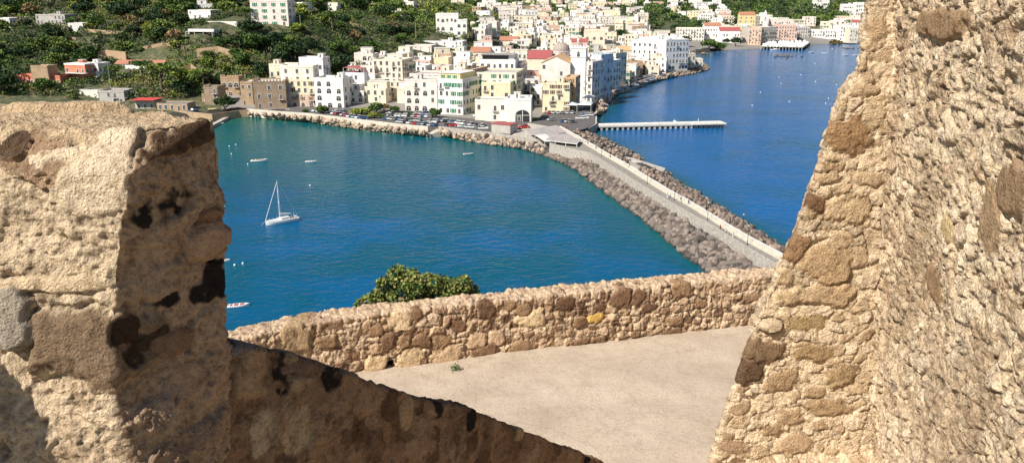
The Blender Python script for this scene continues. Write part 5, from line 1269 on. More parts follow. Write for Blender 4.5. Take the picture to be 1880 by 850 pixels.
RK_D = rockmat('dark_boulder', (.058, .049, .044), (.25, .205, .175)); RK_L = rockmat('pale_boulder', (.30, .22, .16), (.52, .41, .30)); RK_M = rockmat('brown_boulder', (.11, .085, .07), (.30, .23, .18))
RM = {m: [rock_mesh(s, m) for s in range(i*10, i*10+6)] for i, m in enumerate((RK_D, RK_L, RK_M))}
def bank(foot, water, n, size, mats, topz):
    """boulders between the foot of a wall and the waterline, piled on the slope"""
    A = resample(foot, 60); B = resample(water, 60); out = []
    for _ in range(n):
        t = random.random()*58.99; i = int(t); f = t-i; a = A[i].lerp(A[i+1], f); b_ = B[i].lerp(B[i+1], f); s = random.random()**.85
        p = a.lerp(b_, s*1.03); z = topz*(1-s)**.8-.15+random.uniform(-.35, .35); m = mats(t/59, s); out.append((p.x, p.y, z, random.uniform(*size), m))
    return out
def PL(L, z): return [P(a, b_, z) for a, b_ in L]
R_ = []
R_ += bank(PL([(450,207),(500,212),(560,216),(620,223),(680,231),(730,237),(786,243)], 2.8), PL([(452,212),(505,218),(560,223),(620,233),(680,241),(735,247),(786,251)], 0), 420, (1.1, 2.5), lambda t, s: RK_L if random.random() < .8 else RK_M, 3.2)
R_ += bank(PL([(806,240),(850,247),(900,252),(950,259),(1010,270),(1037,279)], 3.0), PL([(806,249),(870,262),(920,269),(960,274),(1000,287),(1030,298)], 0), 420, (1.1, 2.6), lambda t, s: RK_L if random.random() < .85-t*.8 else RK_D, 3.2)
R_ += bank(PL([(1037,274),(1082,285),(1120,308),(1160,335),(1222,379),(1292,430),(1369,476),(1440,540)], 3.2), PL([(1030,298),(1062,315),(1110,352),(1160,388),(1210,427),(1250,463),(1305,502),(1380,580)], 0), 1900, (.9, 2.4), lambda t, s: RK_D, 3.3)
R_ += bank(PL([(1050,240),(1078,256),(1112,276),(1152,298)], 4.0), PL([(1078,240),(1105,253),(1140,271),(1182,293)], 0), 200, (.9, 2.0), lambda t, s: RK_M, 4.0)
R_ += bank(PL([(1170,306),(1192,323),(1230,346),(1268,366),(1361,423),(1437,463),(1500,500)], 4.2), PL([(1232,320),(1236,332),(1268,349),(1312,375),(1382,420),(1447,465),(1510,505)], 0), 620, (.9, 2.0), lambda t, s: RK_D if s > .55 else RK_M, 4.0)
R_ += bank(PL([(1092,212),(1098,198),(1104,186),(1118,174),(1150,160),(1200,145),(1240,135)], 2.6), PL([(1094,212),(1111,206),(1117,186),(1140,168),(1170,158),(1205,150),(1246,141)], 0), 400, (1.3, 2.8), lambda t, s: RK_L if random.random() < .85 else RK_M, 3.0)
R_ += bank(PL([(1240,135),(1262,128),(1285,122),(1290,117)], 2.0), PL([(1246,141),(1275,136),(1300,130),(1305,126)], 0), 130, (1.4, 3.0), lambda t, s: RK_M, 2.4)
for cx_, cy_, n_, rx, ry in ((1440, 104, 40, 16, 4), (1560, 89.5, 16, 12, 3), (1290, 100, 20, 8, 3)):
    c = P(cx_, cy_, 0)
    for _ in range(n_): R_.append((c.x+random.gauss(0, rx*.4), c.y+random.gauss(0, ry*1.2), .0, random.uniform(1.2, 2.6), RK_D))
for (x, y, z, s, m) in R_: pass
def vis_(r):
    qx, qy = proj(r[:3]); return 400 < qx < 1600 and 0 < qy < 505
R_.sort(key=lambda r: (0 if vis_(r) else 1, -r[3]/(r[1])))
mb = MB(); V_, F_, MI = [], [], []; ml = [RK_D, RK_L, RK_M]; nb = 0
for k, (x, y, z, s, m) in enumerate(R_):
    me = random.choice(RM[m]); e = (random.uniform(0, 6), random.uniform(0, 6), random.uniform(0, 6))
    if k < 298:
        o = link('boulder', me, None, (x, y, z)); o.rotation_euler = e; o.scale = (s, s, s*.9)
        tag(o, 'rough %s armour boulder piled against the sea side' % {RK_D: 'dark grey', RK_L: 'pale tan', RK_M: 'brown'}[m], 'rock', 'armour boulders along the causeway and quays')
    else:
        from mathutils import Euler
        Mx = Matrix.Translation((x, y, z)) @ Euler(e).to_matrix().to_4x4() @ Matrix.Diagonal((s, s, s*.9, 1))
        co = np.empty(len(me.vertices)*3); me.vertices.foreach_get('co', co); co = co.reshape(-1, 3); A_ = np.array(Mx)
        V_.append(co@A_[:3, :3].T+A_[:3, 3]); f = np.empty(len(me.loops), np.int32); me.loops.foreach_get('vertex_index', f); F_.append(f.reshape(-1, 3)+nb); MI += [ml.index(m)]*(len(f)//3); nb += len(co)
me = bpy.data.meshes.new('boulder_bank'); V_ = np.concatenate(V_); F_ = np.concatenate(F_).astype(np.int32)
me.vertices.add(len(V_)); me.vertices.foreach_set('co', V_.astype(np.float32).ravel()); me.loops.add(F_.size); me.loops.foreach_set('vertex_index', F_.ravel())
me.polygons.add(len(F_)); me.polygons.foreach_set('loop_start', np.arange(len(F_), dtype=np.int32)*3); me.polygons.foreach_set('loop_total', np.full(len(F_), 3, np.int32))
for m in ml: me.materials.append(m)
me.polygons.foreach_set('material_index', np.array(MI, np.int32)); me.update(calc_edges=True)
tag(link('boulder_banks', me), 'smaller and farther armour boulders of the sea banks', 'rocks', kind='stuff')

# beach
sheet('sand_beach', [(1290,99),(1300,93.5),(1330,89.5),(1375,86.5),(1372,84),(1330,86),(1298,90),(1286,96)], .35, simple('beach_sand', (.42, .31, .21), .95), 'brown sand beach below the dark wall', 'beach')
tag(wallline([P(1284, 93, 2), P(1310, 86, 2), P(1340, 82.5, 2), P(1372, 80, 2)], 1, 1.4, GREYP, 3).build('beach_wall'), 'dark shaded wall behind the brown sand beach', 'wall')

# ------------------------------------------------------------------ small things: huts, awnings, lamps, cars, boats, people
# red roofed hut
p = P(926, 243, 3.5); root = empty('quay_hut', (p.x, p.y, 3.5), math.radians(-30)); tag(root, 'small grey hut with a dark green door and flat red roof by the sea wall', 'hut')
mb = MB(); mb.box(-4.6, 4.6, -3, 3, 0, 3.6, GREYP); mb.build('walls', root); mb = MB(); mb.box(-4.8, 4.8, -3.2, 3.2, 3.6, 3.9, REDR); mb.build('roof', root)
link('door', WM['door'], root, (4.6, 0, 0), math.pi/2)
# terrace restaurant with grey awnings
c1, c2, c3, c4 = P(966, 234, 7.0), P(1000, 256, 6.6), P(1060, 264, 6.2), P(1018, 231, 7.0)
root = empty('terrace_restaurant', (c2.x, c2.y, 3.6)); tag(root, 'open sided terrace restaurant with worn grey awnings beside the causeway wall', 'restaurant'); O_ = Vector(root.location)
q = [P(966,240,5.9), P(1000,260,5.9), P(1059,267,5.9), P(1064,258,5.9), P(1022,231,6.4), P(972,231,6.4)]
def bil(u_, v_): return (q[0].lerp(q[1], v_)).lerp(q[4].lerp(q[3], v_), u_)
k = 0
for uu0, uu1 in ((0, .32), (.33, .66), (.67, 1)):
    for v0, v1 in ((0, .48), (.5, 1)):
        mb = MB(); dz = Vector((0, 0, random.uniform(-.25, .35))); c = [bil(uu0, v0)+dz, bil(uu1, v0)+dz*1.2, bil(uu1, v1), bil(uu0, v1)]
        mb.add([tuple(t-O_) for t in c]+[tuple(t-O_-Vector((0, 0, .12))) for t in c], [(0,1,2,3), (7,6,5,4), (0,4,5,1), (1,5,6,2), (2,6,7,3), (3,7,4,0)], random.choice((AWNG, AWNG, ROOFG)) if k != 1 else ROOFL); mb.build('awning', root); k += 1
q2 = [P(1000,258,6.0), P(1059,265,5.8), P(1066,256,6.1), P(1018,244,6.6)]
mb = MB(); mb.add([tuple(t-O_) for t in q2]+[tuple(t-O_-Vector((0, 0, .12))) for t in q2], [(0,1,2,3), (7,6,5,4), (0,4,5,1), (1,5,6,2), (2,6,7,3), (3,7,4,0)], AWNG); mb.build('awning', root)
for t in [bil(0, 0), bil(0, .5), bil(1, .5), bil(.5, 1), q2[0], q2[0].lerp(q2[1], .33), q2[0].lerp(q2[1], .66), q2[1], q2[2]]:
    mb = MB(); t = t-O_; mb.box(t.x-.1, t.x+.1, t.y-.1, t.y+.1, 0, t.z-.1, TRIM); mb.build('post', root)
mb = MB(); 
for e0, e1 in ((q2[0], q2[1]), (q2[1], q2[2])): mb.cyl(tuple(e0-O_), tuple(e1-O_), .12, .12, TRIM, 6)
mb.build('frame', root)
# paved area around
sheet('restaurant_terrace', [(936,250),(958,238),(970,226),(1030,236),(1046,246),(1082,268),(1078,275),(1037,268),(1012,262)], 3.6, CONC, 'pale paved ground around the terrace restaurant', 'pavement')

# street lamps on the causeway
lm = MB(); lm.lathe([(.16, 0), (.16, .35), (.07, .5), (.06, 4.4), (.10, 4.45)], DARK, n=8); LAMPP = lm.mesh('pole')
lm = MB(); lm.lathe([(.10, 0), (.22, .5), (.22, .52)], TRIM, n=6); LAMPG = lm.mesh('lantern'); lm = MB(); lm.lathe([(.28, 0), (.06, .22), (.03, .32)], DARK, n=6); LAMPC = lm.mesh('lantern_cap')
def lamp(p, label, group=None, s=1):
    root = empty('street_lamp', p); root.scale = (s, s, s); tag(root, label, 'street lamp', group); link('pole', LAMPP, root); l = link('lantern', LAMPG, root, (0, 0, 4.42)); link('lantern_cap', LAMPC, l, (0, 0, .52))
LPX = [(1148,305,'beside the upper end of the landing ramp'),(1146,296,'just above the landing ramp wall'),(1121,289,'left of the landing ramp'),(1188,338,'right of the landing ramp tip'),(1238,368,'beside the strolling pair near mid causeway'),
       (1299,404,'at the middle of the lower causeway'),(1296,395,'by the right wall, middle of the lower causeway'),(1363,428,'against the right wall by the great wall'),(1372,450,'nearest one, on the left side'),(1104,288,'on the left wall near the restaurant'),(1086,268,'near the restaurant end of the causeway')]
for a, b_, t in LPX: lamp(P(a, b_, RZ), 'dark iron lamp post on the causeway, '+t, 'lamp posts along the causeway')
lamp(P(699, 214, 3.3), 'tall dark lamp post in the car park beside the bright bushes', None, 1.9)

# cars
def car_proto(mat, kind=0):
    L, W_ = (4.0, 1.7) if kind == 0 else (4.5, 1.75)
    prof = [(-L/2, .35), (-L/2, .75), (-L/2+.12, .88), (-L*.22, .95), (L*.36, .98), (L/2-.05, .9), (L/2, .7), (L/2, .35)]
    b_ = MB(); n = len(prof)
    b_.add([(x, -W_/2, z) for x, z in prof]+[(x, W_/2, z) for x, z in prof], [list(range(n)), list(range(n, 2*n))[::-1]]+[(i, n+i, n+(i+1) % n, (i+1) % n) for i in range(n)], mat)
    b_.box(-L*.10, L*.28, -W_/2+.18, W_/2-.18, 1.38, 1.44, mat)
    g = MB(); x0, x1, x2, x3 = -L*.27, -L*.10, L*.28, L*.42
    a, c = W_/2-.04, W_/2-.18
    g.add([(x0,-a,.94),(x3,-a,.96),(x2,-c,1.39),(x1,-c,1.39),(x0,a,.94),(x3,a,.96),(x2,c,1.39),(x1,c,1.39)], [(0,1,2,3),(5,4,7,6),(0,3,7,4),(1,5,6,2),(3,2,6,7)], GLASS)
    w = MB(); w.cyl((0, -.1, 0), (0, .1, 0), .31, .31, TYRE, 10); w.cyl((0, -.115, 0), (0, .115, 0), .17, .17, ALU, 8)
    return b_.mesh('car_body'), g.mesh('car_glass'), w.mesh('wheel'), L, W_
CM = {}
def carpaint(n, c): 
    m = simple(n, c, .28, var=.02); m.node_tree.nodes['Principled BSDF'].inputs['Coat Weight'].default_value = .6; return m
for n, c in (('white', (.72, .72, .71)), ('silver', (.42, .43, .44)), ('grey', (.16, .17, .18)), ('black', (.015, .015, .018)), ('blue', (.03, .09, .24)), ('red', (.45, .02, .02)), ('light blue', (.25, .38, .48))):
    mt_ = carpaint('car_paint_'+n.replace(' ', '_'), c); CM[n] = [car_proto(mt_, 0), car_proto(mt_, 1)]
def car(x, y, z, rz, colr, label=None, group='parked cars', s=1.0):
    bm_, gm_, wm_, L, W_ = random.choice(CM[colr]); root = empty('parked_car', (x, y, z), rz); tag(root, label, 'car', group)
    root.scale = (s, s, s); link('body', bm_, root); link('windows', gm_, root)
    for sx in (-.31, .31):
        for sy in (-1, 1): link('wheel', wm_, root, (sx*L, sy*(W_/2-.08), .31))
    return root
cols_ = ['white']*6+['silver']*5+['grey']*3+['black']*3+['blue']*2+['red', 'light blue']
def carrow(a, b_, n, rz, zone, z=3.31, jit=.4, skip=.12):
    A, B = P(*a, z), P(*b_, z)
    for k in range(n):
        if random.random() < skip: continue
        p = A.lerp(B, (k+.5)/n); c = random.choice(cols_); o = car(p.x+random.uniform(-jit, jit), p.y+random.uniform(-jit, jit), z, rz+random.uniform(-.06, .06)+(math.pi if random.random() < .5 else 0), c)
        PEND.append((o, '%s car parked %s' % (c, zone), proj(p)[0]))
carrow((570,204), (625,211), 8, .9, 'on the quay below the white arched building')
carrow((612,207), (640,207), 5, 1.1, 'beside the car park bushes on the left')
carrow((628,212), (668,219), 6, 1.0, 'along the sea wall left of the bushes')
carrow((708,213), (800,216), 15, 1.35, 'in the back row of the car park')
carrow((706,219), (812,226), 17, 1.35, 'in the middle row of the car park')
carrow((730,225), (800,232), 11, 1.25, 'in the front row beside the sea wall')
carrow((715,209), (790,209), 10, .2, 'close to the pinkish white quay house')
carrow((806,222), (888,233), 13, 1.2, 'below the white green shuttered house')
carrow((820,231), (892,238), 9, .05, 'beside the boulder bank left of the hut')
carrow((1004,209), (1054,209), 6, 1.4, 'at the foot of the tall yellow corner building', 3.56, .15, 0)
carrow((1070,213), (1088,213), 4, .2, 'at the seaward edge of the causeway square', 3.56)
carrow((1062,219), (1086,219), 4, .1, 'near the pier root on the causeway square', 3.56)
carrow((1010,222), (1060,226), 5, .6, 'in the middle of the causeway square', 3.56, 1.0, .3)
carrow((1100,186), (1106,180), 2, 1.0, 'at the start of the breakwater road', 3.1)
carrow((1110,178), (1200,146), 16, .45, 'along the breakwater road', 3.1)
carrow((1150,152), (1225,131), 10, .5, 'in front of the white palace', 3.3)
finish_labels()
p = P(932, 236, 3.56); car(p.x+7, p.y, 3.56, .3, 'red', 'bright red van parked right of the red roofed hut', None, 1.25)
p = P(874, 214, 3.31); car(p.x, p.y, 3.31, 1.2, 'white', 'white car driving out of the narrow alley onto the quay', None)
p = P(667, 219, 3.31); car(p.x, p.y, 3.31, .2, 'blue', 'bright blue small truck at the front of the car park bushes', None, 1.1)
# white awning tents at the quay right of the tall yellow building
for a, b_, w_, d_, lb in ((1050,204,6,7,'pale blue canvas shelter right of the tall yellow corner building'),(1074,203,7,9,'white canvas tent on the square near the breakwater'),(1080,190,6,8,'white awning roof behind the canvas tent by the breakwater')):
    p = P(a, b_, 3.5); root = empty('canvas_shelter', (p.x, p.y, 3.5), -.2); tag(root, lb, 'tent')
    mb = MB(); mb.loft([[(-w_/2,-d_/2,3.2),(w_/2,-d_/2,3.2),(w_/2,d_/2,3.2),(-w_/2,d_/2,3.2)], [(-w_/2,-d_/2,3.4),(w_/2,-d_/2,3.4),(w_/2,d_/2,3.4),(-w_/2,d_/2,3.4)], [(-.3,-d_/2+1.5,4.6),(.3,-d_/2+1.5,4.6),(.3,d_/2-1.5,4.6),(-.3,d_/2-1.5,4.6)]], BLUEW if 'blue' in lb else BOATW); mb.build('canopy', root)
    for sx in (-1, 1):
        for sy in (-1, 1): mb = MB(); mb.box(sx*(w_/2-.1)-.06, sx*(w_/2-.1)+.06, sy*(d_/2-.1)-.06, sy*(d_/2-.1)+.06, 0, 3.2, TRIM); mb.build('post', root)

# boats
def hull_mb(L, B, Hh, mat, keelz=-.3, bow=.5, transom=.75, deck=None, n=14):
    mb = MB(); rings = []
    for i in range(n+1):
        t = i/n; x = L/2-t*L      # bow at +x
        w = B/2*(math.sin(min(1, t/.55)*math.pi/2)**.75)*(1-(1-transom)*max(0, (t-.55)/.45)**1.6); w = max(w, .02)
        sh = Hh*(1+.35*(1-t)**2*bow*2)
        k = keelz*(1 if 0 < i else .2)
        xs = x-(.12*L*(1-t)**3 if t < .3 else 0)
        rings.append([(xs-.0, 0, k), (x, w*.75, k*.4), (x, w, sh*.55), (x, w*1.0, sh), (x, -w*1.0, sh), (x, -w, sh*.55), (x, -w*.75, k*.4)])
    mb.loft(rings, mat); 
    return mb, rings
p = P(520, 410, 0); q_ = P(548, 404, 0); bow_ = P(488, 414, 0)
rz = math.atan2((bow_-q_).y, (bow_-q_).x); L = (bow_-q_).length; c = (bow_+q_)/2
print('sailboat length', L)
root = empty('sailing_boat', (c.x, c.y, 0), rz); tag(root, 'white sailing yacht with bare tall mast at anchor in the bay', 'sailing boat')
mb, _r = hull_mb(L, L*.29, .95, BOATW); hu = mb.build('hull', root, smooth=False)
mb = MB(); mb.loft([[(r[3][0]*.985, r[3][1]*.9, r[3][2]+.012), (r[3][0]*.985, -r[3][1]*.9, r[3][2]+.012), (r[3][0]*.985, 0, r[3][2]+.03)] for r in _r], simple('deck_cream', (.72, .70, .64), .6)); mb.build('deck', root)
mb = MB(); mb.loft([[(L*.24,.25,1.05),(L*.24,-.25,1.05),(L*.22,-.15,1.3),(L*.22,.15,1.3)], [(L*.05,L*.095,1.0),(L*.05,-L*.095,1.0),(L*.04,-L*.075,1.55),(L*.04,L*.075,1.55)], [(-L*.20,L*.10,.98),(-L*.20,-L*.10,.98),(-L*.20,-L*.08,1.6),(-L*.20,L*.08,1.6)]], BOATW); cb = mb.build('cabin', root)
for s in (-1, 1): mb = MB(); mb.box(-L*.17, L*.04, s*L*.094-.02, s*L*.094+.02, 1.22, 1.42, GLASS); mb.build('cabin_window', cb)
mb = MB(); mb.box(-L*.42, -L*.22, -L*.08, L*.08, .99, 1.04, TEAK); mb.build('cockpit', root)
mh = L*1.28; mx = L*.06
mb = MB(); mb.cyl((mx, 0, 1.4), (mx, 0, mh), .10, .07, ALU, 8); ms = mb.build('mast', root)
mb = MB(); mb.cyl((mx, -L*.09, mh*.5), (mx, L*.09, mh*.5), .035, .035, ALU, 6); mb.cyl((mx, -L*.06, mh*.75), (mx, L*.06, mh*.75), .03, .03, ALU, 6); mb.build('spreaders', ms)
mb = MB(); mb.cyl((mx, 0, 2.3), (-L*.30, 0, 2.1), .07, .06, ALU, 8); bo = mb.build('boom', root)
mb = MB(); mb.cyl((mx-.1, 0, 2.75), (mx-.5, 0, 2.55), .28, .22, SAILC, 8); mb.cyl((mx-.5, 0, 2.55), (-L*.28, 0, 2.25), .22, .12, SAILC, 8); mb.build('furled_sail', bo)
mb = MB(); mb.cyl((mx, 0, mh-.2), (L*.49, 0, 1.5), .065, .075, ALU, 6); mb.build('furled_jib', root)
mb = MB()
for e in ((-L*.49, 0, 1.2), (mx, L*.14, 1.1), (mx, -L*.14, 1.1)): mb.cyl((mx, 0, mh-.1), e, .018, .018, ALU, 4)
mb.cyl((L*.5, 0, 1.3), (L*.62, -.6, -.1), .03, .03, ALU, 4); mb.build('stays', root)
mb = MB()
for k in range(9):
    t = -L*.46+k*L*.115; yy = L*.135*(1-max(0, t/(L*.5))**2)
    for s in (-1, 1): mb.cyl((t, s*yy, 1.0), (t, s*yy, 1.6), .02, .02, ALU, 4)
mb.build('rail', root)
mb = MB(); mb.cyl((-L*.40, -L*.1, 1.0), (-L*.40, -L*.1, 2.3), .03, .03, ALU, 5); mb.box(-L*.46, -L*.38, -.4, .4, 1.0, 1.35, SAILC); mb.build('steering_pedestal', root)
def boat(px, py, L, ang, label, mat=BOATW, kind='open', inner=None, z=0):
    p = P(px, py, z); root = empty('small_boat', (p.x, p.y, z), math.radians(ang)); tag(root, label, 'boat')
    mb, rg = hull_mb(L, L*.36, L*.11, mat, -.15, .6, .85, n=10); mb.build('hull', root)
    mb = MB(); rr = [[(r[3][0]*.94, r[3][1]*.80, r[3][2]+.01), (r[3][0]*.94, -r[3][1]*.80, r[3][2]+.01), (r[3][0]*.94, -r[3][1]*.5, r[3][2]-.05*L*.3), (r[3][0]*.94, r[3][1]*.5, r[3][2]-.05*L*.3)] for r in rg[2:-1]]
    mb.loft([[q for q in r] for r in rr], inner or TEAK); mb.build('interior', root)
    hh = L*.11
    if kind == 'open':
        for t in (-.22, .05, .26): mb = MB(); mb.box(t*L-.12, t*L+.12, -L*.15, L*.15, hh*.95, hh*1.06+.05, mat); mb.build('thwart', root)
        mb = MB(); mb.box(-L*.54, -L*.48, -.13, .13, hh*.5, hh+.45, DARK); mb.build('outboard_motor', root)
    elif kind == 'canopy':
        mb = MB(); mb.box(-L*.2, L*.12, -L*.14, L*.14, hh+1.35, hh+1.42, mat); cp = mb.build('canopy', root); mb = MB()
        for sx in (-.19, .11):
            for sy in (-.13, .13): mb.cyl((sx*L, sy*L, hh), (sx*L, sy*L, hh+1.36), .03, .03, ALU, 5)
        mb.build('canopy_frame', root); mb = MB(); mb.box(L*.05, L*.2, -L*.11, L*.11, hh, hh+.5, BOATW); mb.build('console', root)
    elif kind == 'cabin':
        mb = MB(); mb.loft([[(L*.24,.3,hh),(L*.24,-.3,hh),(L*.20,-.3,hh+.5),(L*.20,.3,hh+.5)], [(-L*.12,L*.13,hh),(-L*.12,-L*.13,hh),(-L*.10,-L*.11,hh+.9),(-L*.10,L*.11,hh+.9)]], BOATW); mb.build('cabin', root)
    return root
boat(476, 297, 6.2, 14, 'larger open white motor boat moored above left of the yacht')
boat(571, 298, 4.2, 4, 'small white rowing boat moored up right of the yacht')
boat(438, 563, 4.2, 12, 'white and red open motor boat just above the parapet', BOATW, 'open', REDR)
boat(409, 480, 3.4, 8, 'white boat half hidden behind the battlement')
boat(1240, 226, 6.0, 100, 'small white and blue boat with canopy lying beside the pier', BOATB, 'canopy', BOATW)
boat(860, 284, 4.0, 10, 'pale turquoise dinghy lying awash near the boulder bank', BLUEW, 'flat')
boat(402, 229, 5.0, 30, 'white dinghy tied beside the narrow boat jetty')
boat(1523, 110, 3.4, 10, 'white dot like dinghy left of the two beside the great wall') if False else None
boat(1423, 92.5, 9, 5, 'white motor boat moored at the beach lido platform', BOATW, 'cabin')
boat(1490, 97, 6, 8, 'white dinghy moored left in front of the ferry')
boat(1513, 98.5, 6, -10, 'white dinghy moored right in front of the ferry')
boat(1553, 102, 6, 8, 'white dinghy moored near the great wall, left of two')
boat(1570, 102.5, 6, 0, 'white dinghy moored near the great wall, right of two')
boat(1500, 78, 12, 5, 'white cabin cruiser moored left of the ferry', BOATW, 'cabin')
boat(392, 202, 5.5, 20, 'yellow kayak shaped boat on the boat beach', YELL, 'flat', YELL, 3.2)
boat(355, 205, 6.5, 60, 'blue and white boat drawn up by the beach huts', BOATB, 'cabin', None, 3.2)
boat(378, 193, 5.0, 5, 'light blue boat on the upper boat beach', BLUEW, 'open', BOATB, 3.6)
# ferry
p = P(1524, 79, 0); root = empty('ferry', (p.x, p.y, 0), math.radians(-3)); tag(root, 'large white and dark blue ferry moored at the far right', 'ferry')
mb, rg = hull_mb(34, 8, 2.6, BOATB, -1, .5, .9); mb.build('hull', root)
mb = MB(); mb.box(-15, 10, -3.6, 3.6, 2.6, 4.6, BOATW); mb.box(-14, 5, -3.2, 3.2, 4.6, 6.4, BOATW); mb.box(-15.2, 11, -3.8, 3.8, 4.5, 4.7, BOATW); up = mb.build('superstructure', root)
mb = MB(); mb.box(-14, 9, -3.65, -3.58, 3.4, 4.1, GLASS); mb.build('window_band', up)
# buoys
bm_ = MB(); bm_.lathe([(.05, -.3), (.28, -.1), (.34, .12), (.22, .36), (.05, .44)], BOATW, n=10); BU = bm_.mesh('buoy', True)
BP = [(421,269,'upper left of the larger motor boat'),(433,266,'above the larger motor boat'),(425,283,'left of the larger motor boat'),(455,302,'touching the left end of the larger motor boat'),(569,341,'right of the yacht mast'),(412,381,'by the battlement edge level with the yacht'),
      (431,487,'left of the pair below the yacht'),(446,484,'right of the pair below the yacht'),(1381,194,'off the end of the pier'),(1449,187,'near the great wall above the pier level'),(1434,154,'upper middle of the right bay'),(1470,138,'below the far moored dinghies'),
      (1430,142,'left in the upper right bay'),(1396,170,'beyond the pier end'),(1516,190,'close to the great wall edge'),(1521,181,'just above the great wall edge buoy'),(1497,150,'mid way to the great wall'),(1536,156,'beside the great wall in the bay'),(1528,90,'just below the ferry'),(1496,117,'below the far dinghies')]
for a, b_, t in BP: p = P(a, b_, 0); s = max(.8, .0015*p.y); tag(link('mooring_buoy', BU, None, (p.x, p.y, 0), 0, (s, s, s)), 'small white mooring buoy '+t, 'buoy', 'mooring buoys in the bay')
# beach lido platform with cabins
p0, p1 = P(1395, 88.5, 1.6), P(1474, 90.5, 1.6); th = math.atan2((p1-p0).y, (p1-p0).x); Lh = (p1-p0).length
root = empty('bathing_platform', (p0.x, p0.y, 0), th); tag(root, 'long bathing platform on stilts with rows of white cabins before the hotels', 'bathing platform')
mb = MB(); mb.box(0, Lh, 0, 104, 3.0, 3.3, ROOFC); mb.build('deck', root)
cm_ = MB(); cm_.box(-1, 1, -1, 1, 0, 2.2, BOATW); cm_.loft([[(-1.1,-1.1,2.2),(1.1,-1.1,2.2),(1.1,1.1,2.2),(-1.1,1.1,2.2)], [(-.1,-.1,2.8),(.1,-.1,2.8),(.1,.1,2.8),(-.1,.1,2.8)]], BOATW); cmm = cm_.mesh('cabin')
for k in range(16):
    for j in range(6):
        if random.random() < .85: link('cabin', cmm, root, (2+k*(Lh-4)/15+random.uniform(-1, 1), 6+j*16+random.uniform(-3, 3), 3.3), random.uniform(-.3, .3), (1, 1, random.choice((.8, 1, 1.3))))
mb = MB()
for k in range(14): mb.box(1+k*(Lh-2)/13-.3, 1+k*(Lh-2)/13+.3, .5, 1.1, -2, 3.0, GREYP)
mb.build('stilts', root)

# people: one continuous skinned body, copied in walking poses
def person_mesh(name, stride, top, legs):
    me = bpy.data.meshes.new(name+'_rig')
    J = [(0,0,.92),(0,0,1.12),(0,0,1.38),(0,0,1.50),(0,0,1.60),(0,0,1.70), (0,.10,.88),(stride*.16,.10,.48),(stride*.20-.06,.10,.06),(stride*.20+.10,.10,.03), (0,-.10,.88),(-stride*.12,-.10,.48),(-stride*.30,-.10,.08),(-stride*.30+.14,-.10,.03), (0,.19,1.38),(-.04*stride,.25,1.12),(.06,.26,.88),(.08,.26,.80), (0,-.19,1.38),(.06*stride,-.25,1.12),(.12,-.26,.90),(.15,-.26,.82)]
    E = [(0,1),(1,2),(2,3),(3,4),(4,5),(0,6),(6,7),(7,8),(8,9),(0,10),(10,11),(11,12),(12,13),(2,14),(14,15),(15,16),(16,17),(2,18),(18,19),(19,20),(20,21)]
    Rr_ = [.15,.13,.15,.06,.10,.085,.09,.065,.045,.035,.09,.065,.045,.035,.06,.045,.035,.03,.06,.045,.035,.03]
    me.from_pydata(J, E, []); ob = bpy.data.objects.new(name+'_rig', me); C.objects.link(ob)
    ob.modifiers.new('k', 'SKIN'); sv = me.skin_vertices[0].data
    for i, r in enumerate(Rr_): sv[i].radius = (r, r); sv[i].use_root = (i == 0)
    s = ob.modifiers.new('s', 'SUBSURF'); s.levels = 1; s.render_levels = 1
    m2 = bpy.data.meshes.new_from_object(ob.evaluated_get(bpy.context.evaluated_depsgraph_get())); bpy.data.objects.remove(ob); m2.materials.clear()
    for m in (SKIN, top, legs, BARK): m2.materials.append(m)
    for pl in m2.polygons:
        z = pl.center.z; pl.material_index = (3 if z > 1.66 else 0) if z > 1.47 else 1 if z > .93 and abs(pl.center.y) < .3 and not (z < 1.0 and abs(pl.center.y) > .2) else (0 if abs(pl.center.y) > .2 else 2)
    m2.name = name; return m2
cl = {n: simple('cloth_'+n, c, .9) for n, c in (('white', (.7, .7, .68)), ('navy', (.03, .04, .10)), ('red', (.4, .05, .04)), ('black', (.02, .02, .02)), ('denim', (.08, .13, .24)), ('khaki', (.30, .25, .16)))}
PM = [(person_mesh('person', 1, cl['white'], cl['denim']), 'white top and blue jeans'), (person_mesh('person', -1, cl['navy'], cl['khaki']), 'navy top and khaki trousers'), (person_mesh('person', .6, cl['red'], cl['black']), 'red top and black trousers'), (person_mesh('person', 1, cl['black'], cl['denim']), 'black top and jeans'), (person_mesh('person', -.7, cl['white'], cl['white']), 'white clothes')]
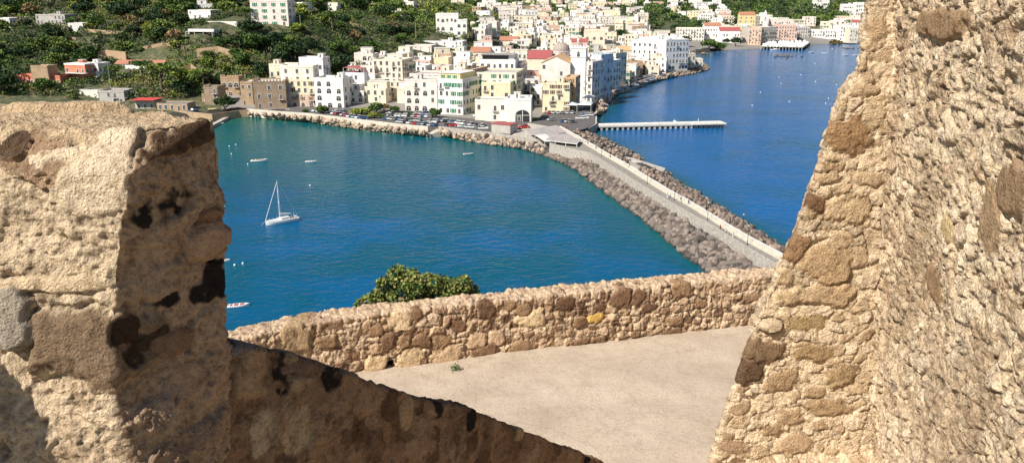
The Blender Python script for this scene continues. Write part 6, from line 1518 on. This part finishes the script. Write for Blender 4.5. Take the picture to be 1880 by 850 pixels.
for k, (a, b_, mi_, rz, t) in enumerate(((1225,364,4,2.3,'strolling near mid causeway, left of a pair'),(1230,365,0,2.3,'strolling near mid causeway, right of a pair'),(1264,377,3,-.8,'walking below the strolling pair'),(1196,332,1,-.8,'walking beside the right wall below the ramp'),(1070,263,4,2.3,'standing where the causeway meets the restaurant, leftmost'),
        (1075,264,0,2.0,'standing where the causeway meets the restaurant, middle'),(1079,267,1,2.5,'standing where the causeway meets the restaurant, rightmost'),(1120,292,2,-.7,'walking by the left wall above the ramp'),(1094,276,3,-.8,'walking just past the restaurant'),(1155,310,3,2.3,'walking beside the ramp wall'),
        (1040,236,2,1,'on the square at the head of the causeway'),(1046,228,1,0,'crossing the square beside parked cars'),(1282,224,4,0,'standing on the pier near its end'),(1332,432,0,2.3,'alone on the lower causeway'),(1322,424,2,-.8,'heading to the great wall'),(1250,372,1,2.3,'close behind the strolling pair'),(1174,322,0,-.8,'beside the lower end of the ramp wall'),(1345,437,4,2.3,'walking near the right wall of the lower causeway'))):
    z = 2.26 if 'pier' in t else 3.56 if 'square' in t else RZ
    p = P(a, b_, z); me_, w_ = PM[mi_]; tag(link('person', me_, None, (p.x, p.y, z), rz), 'person in '+w_+' '+t, 'person')
# utility poles on the slope
for a, b_, dy_, h_, lb in ((204,166,440,12,'pale utility pole standing above the low boat store'),(408,30,560,9,'thin utility pole left of the pink cream villa'),(551,38,525,9,'thin utility pole right of the pink cream villa'),(763,66,600,13,'dark utility pole with crossarm left of the white cubic villa')):
    p = D(a, b_, dy_); z = gz(p.x, p.y); root = empty('utility_pole', (p.x, p.y, z)); tag(root, lb, 'utility pole'); mb = MB(); mb.cyl((0, 0, -1), (0, 0, h_), .16, .11, GREYP, 6); mb.build('pole', root); mb = MB(); mb.box(-1, 1, -.06, .06, h_-.7, h_-.55, BARK); mb.build('crossarm', root)
# retaining walls of the terraces on the left slope
for pts_, h_, lb in (([(160,108),(195,100),(232,104)], 6.5, 'tan retaining wall behind the coral house'),([(160,56),(220,60),(262,60)], 1.6, 'low pale terrace wall across the upper left slope'),([(362,100),(400,92),(425,100)], 4.5, 'grey retaining wall with railing below the terraced house'),([(40,74),(90,70),(140,72)], 1.3, 'low pale terrace wall at the far upper left'),([(232,30),(290,27),(345,29)], 1.5, 'low pale terrace wall left of the white country house'),([(262,88),(300,84),(338,88)], 1.6, 'low tan terrace wall above the long white house'),([(585,42),(640,36),(700,38)], 1.5, 'low pale terrace wall on the wooded crest right of the villa'),([(330,132),(352,128),(372,142)], 5, 'tan retaining wall beside the shaded cliff')):
    q_ = []
    for a, b_ in pts_:
        dy_ = 440
        for k in range(60):
            p = D(a, b_, dy_)
            if p.z <= gz(p.x, p.y)+h_*.6: break
            dy_ += 3
        q_.append(Vector((p.x, p.y, gz(p.x, p.y))))
    tag(wallline(q_, .8, h_, TAN, 3).build('retaining_wall'), lb, 'wall')
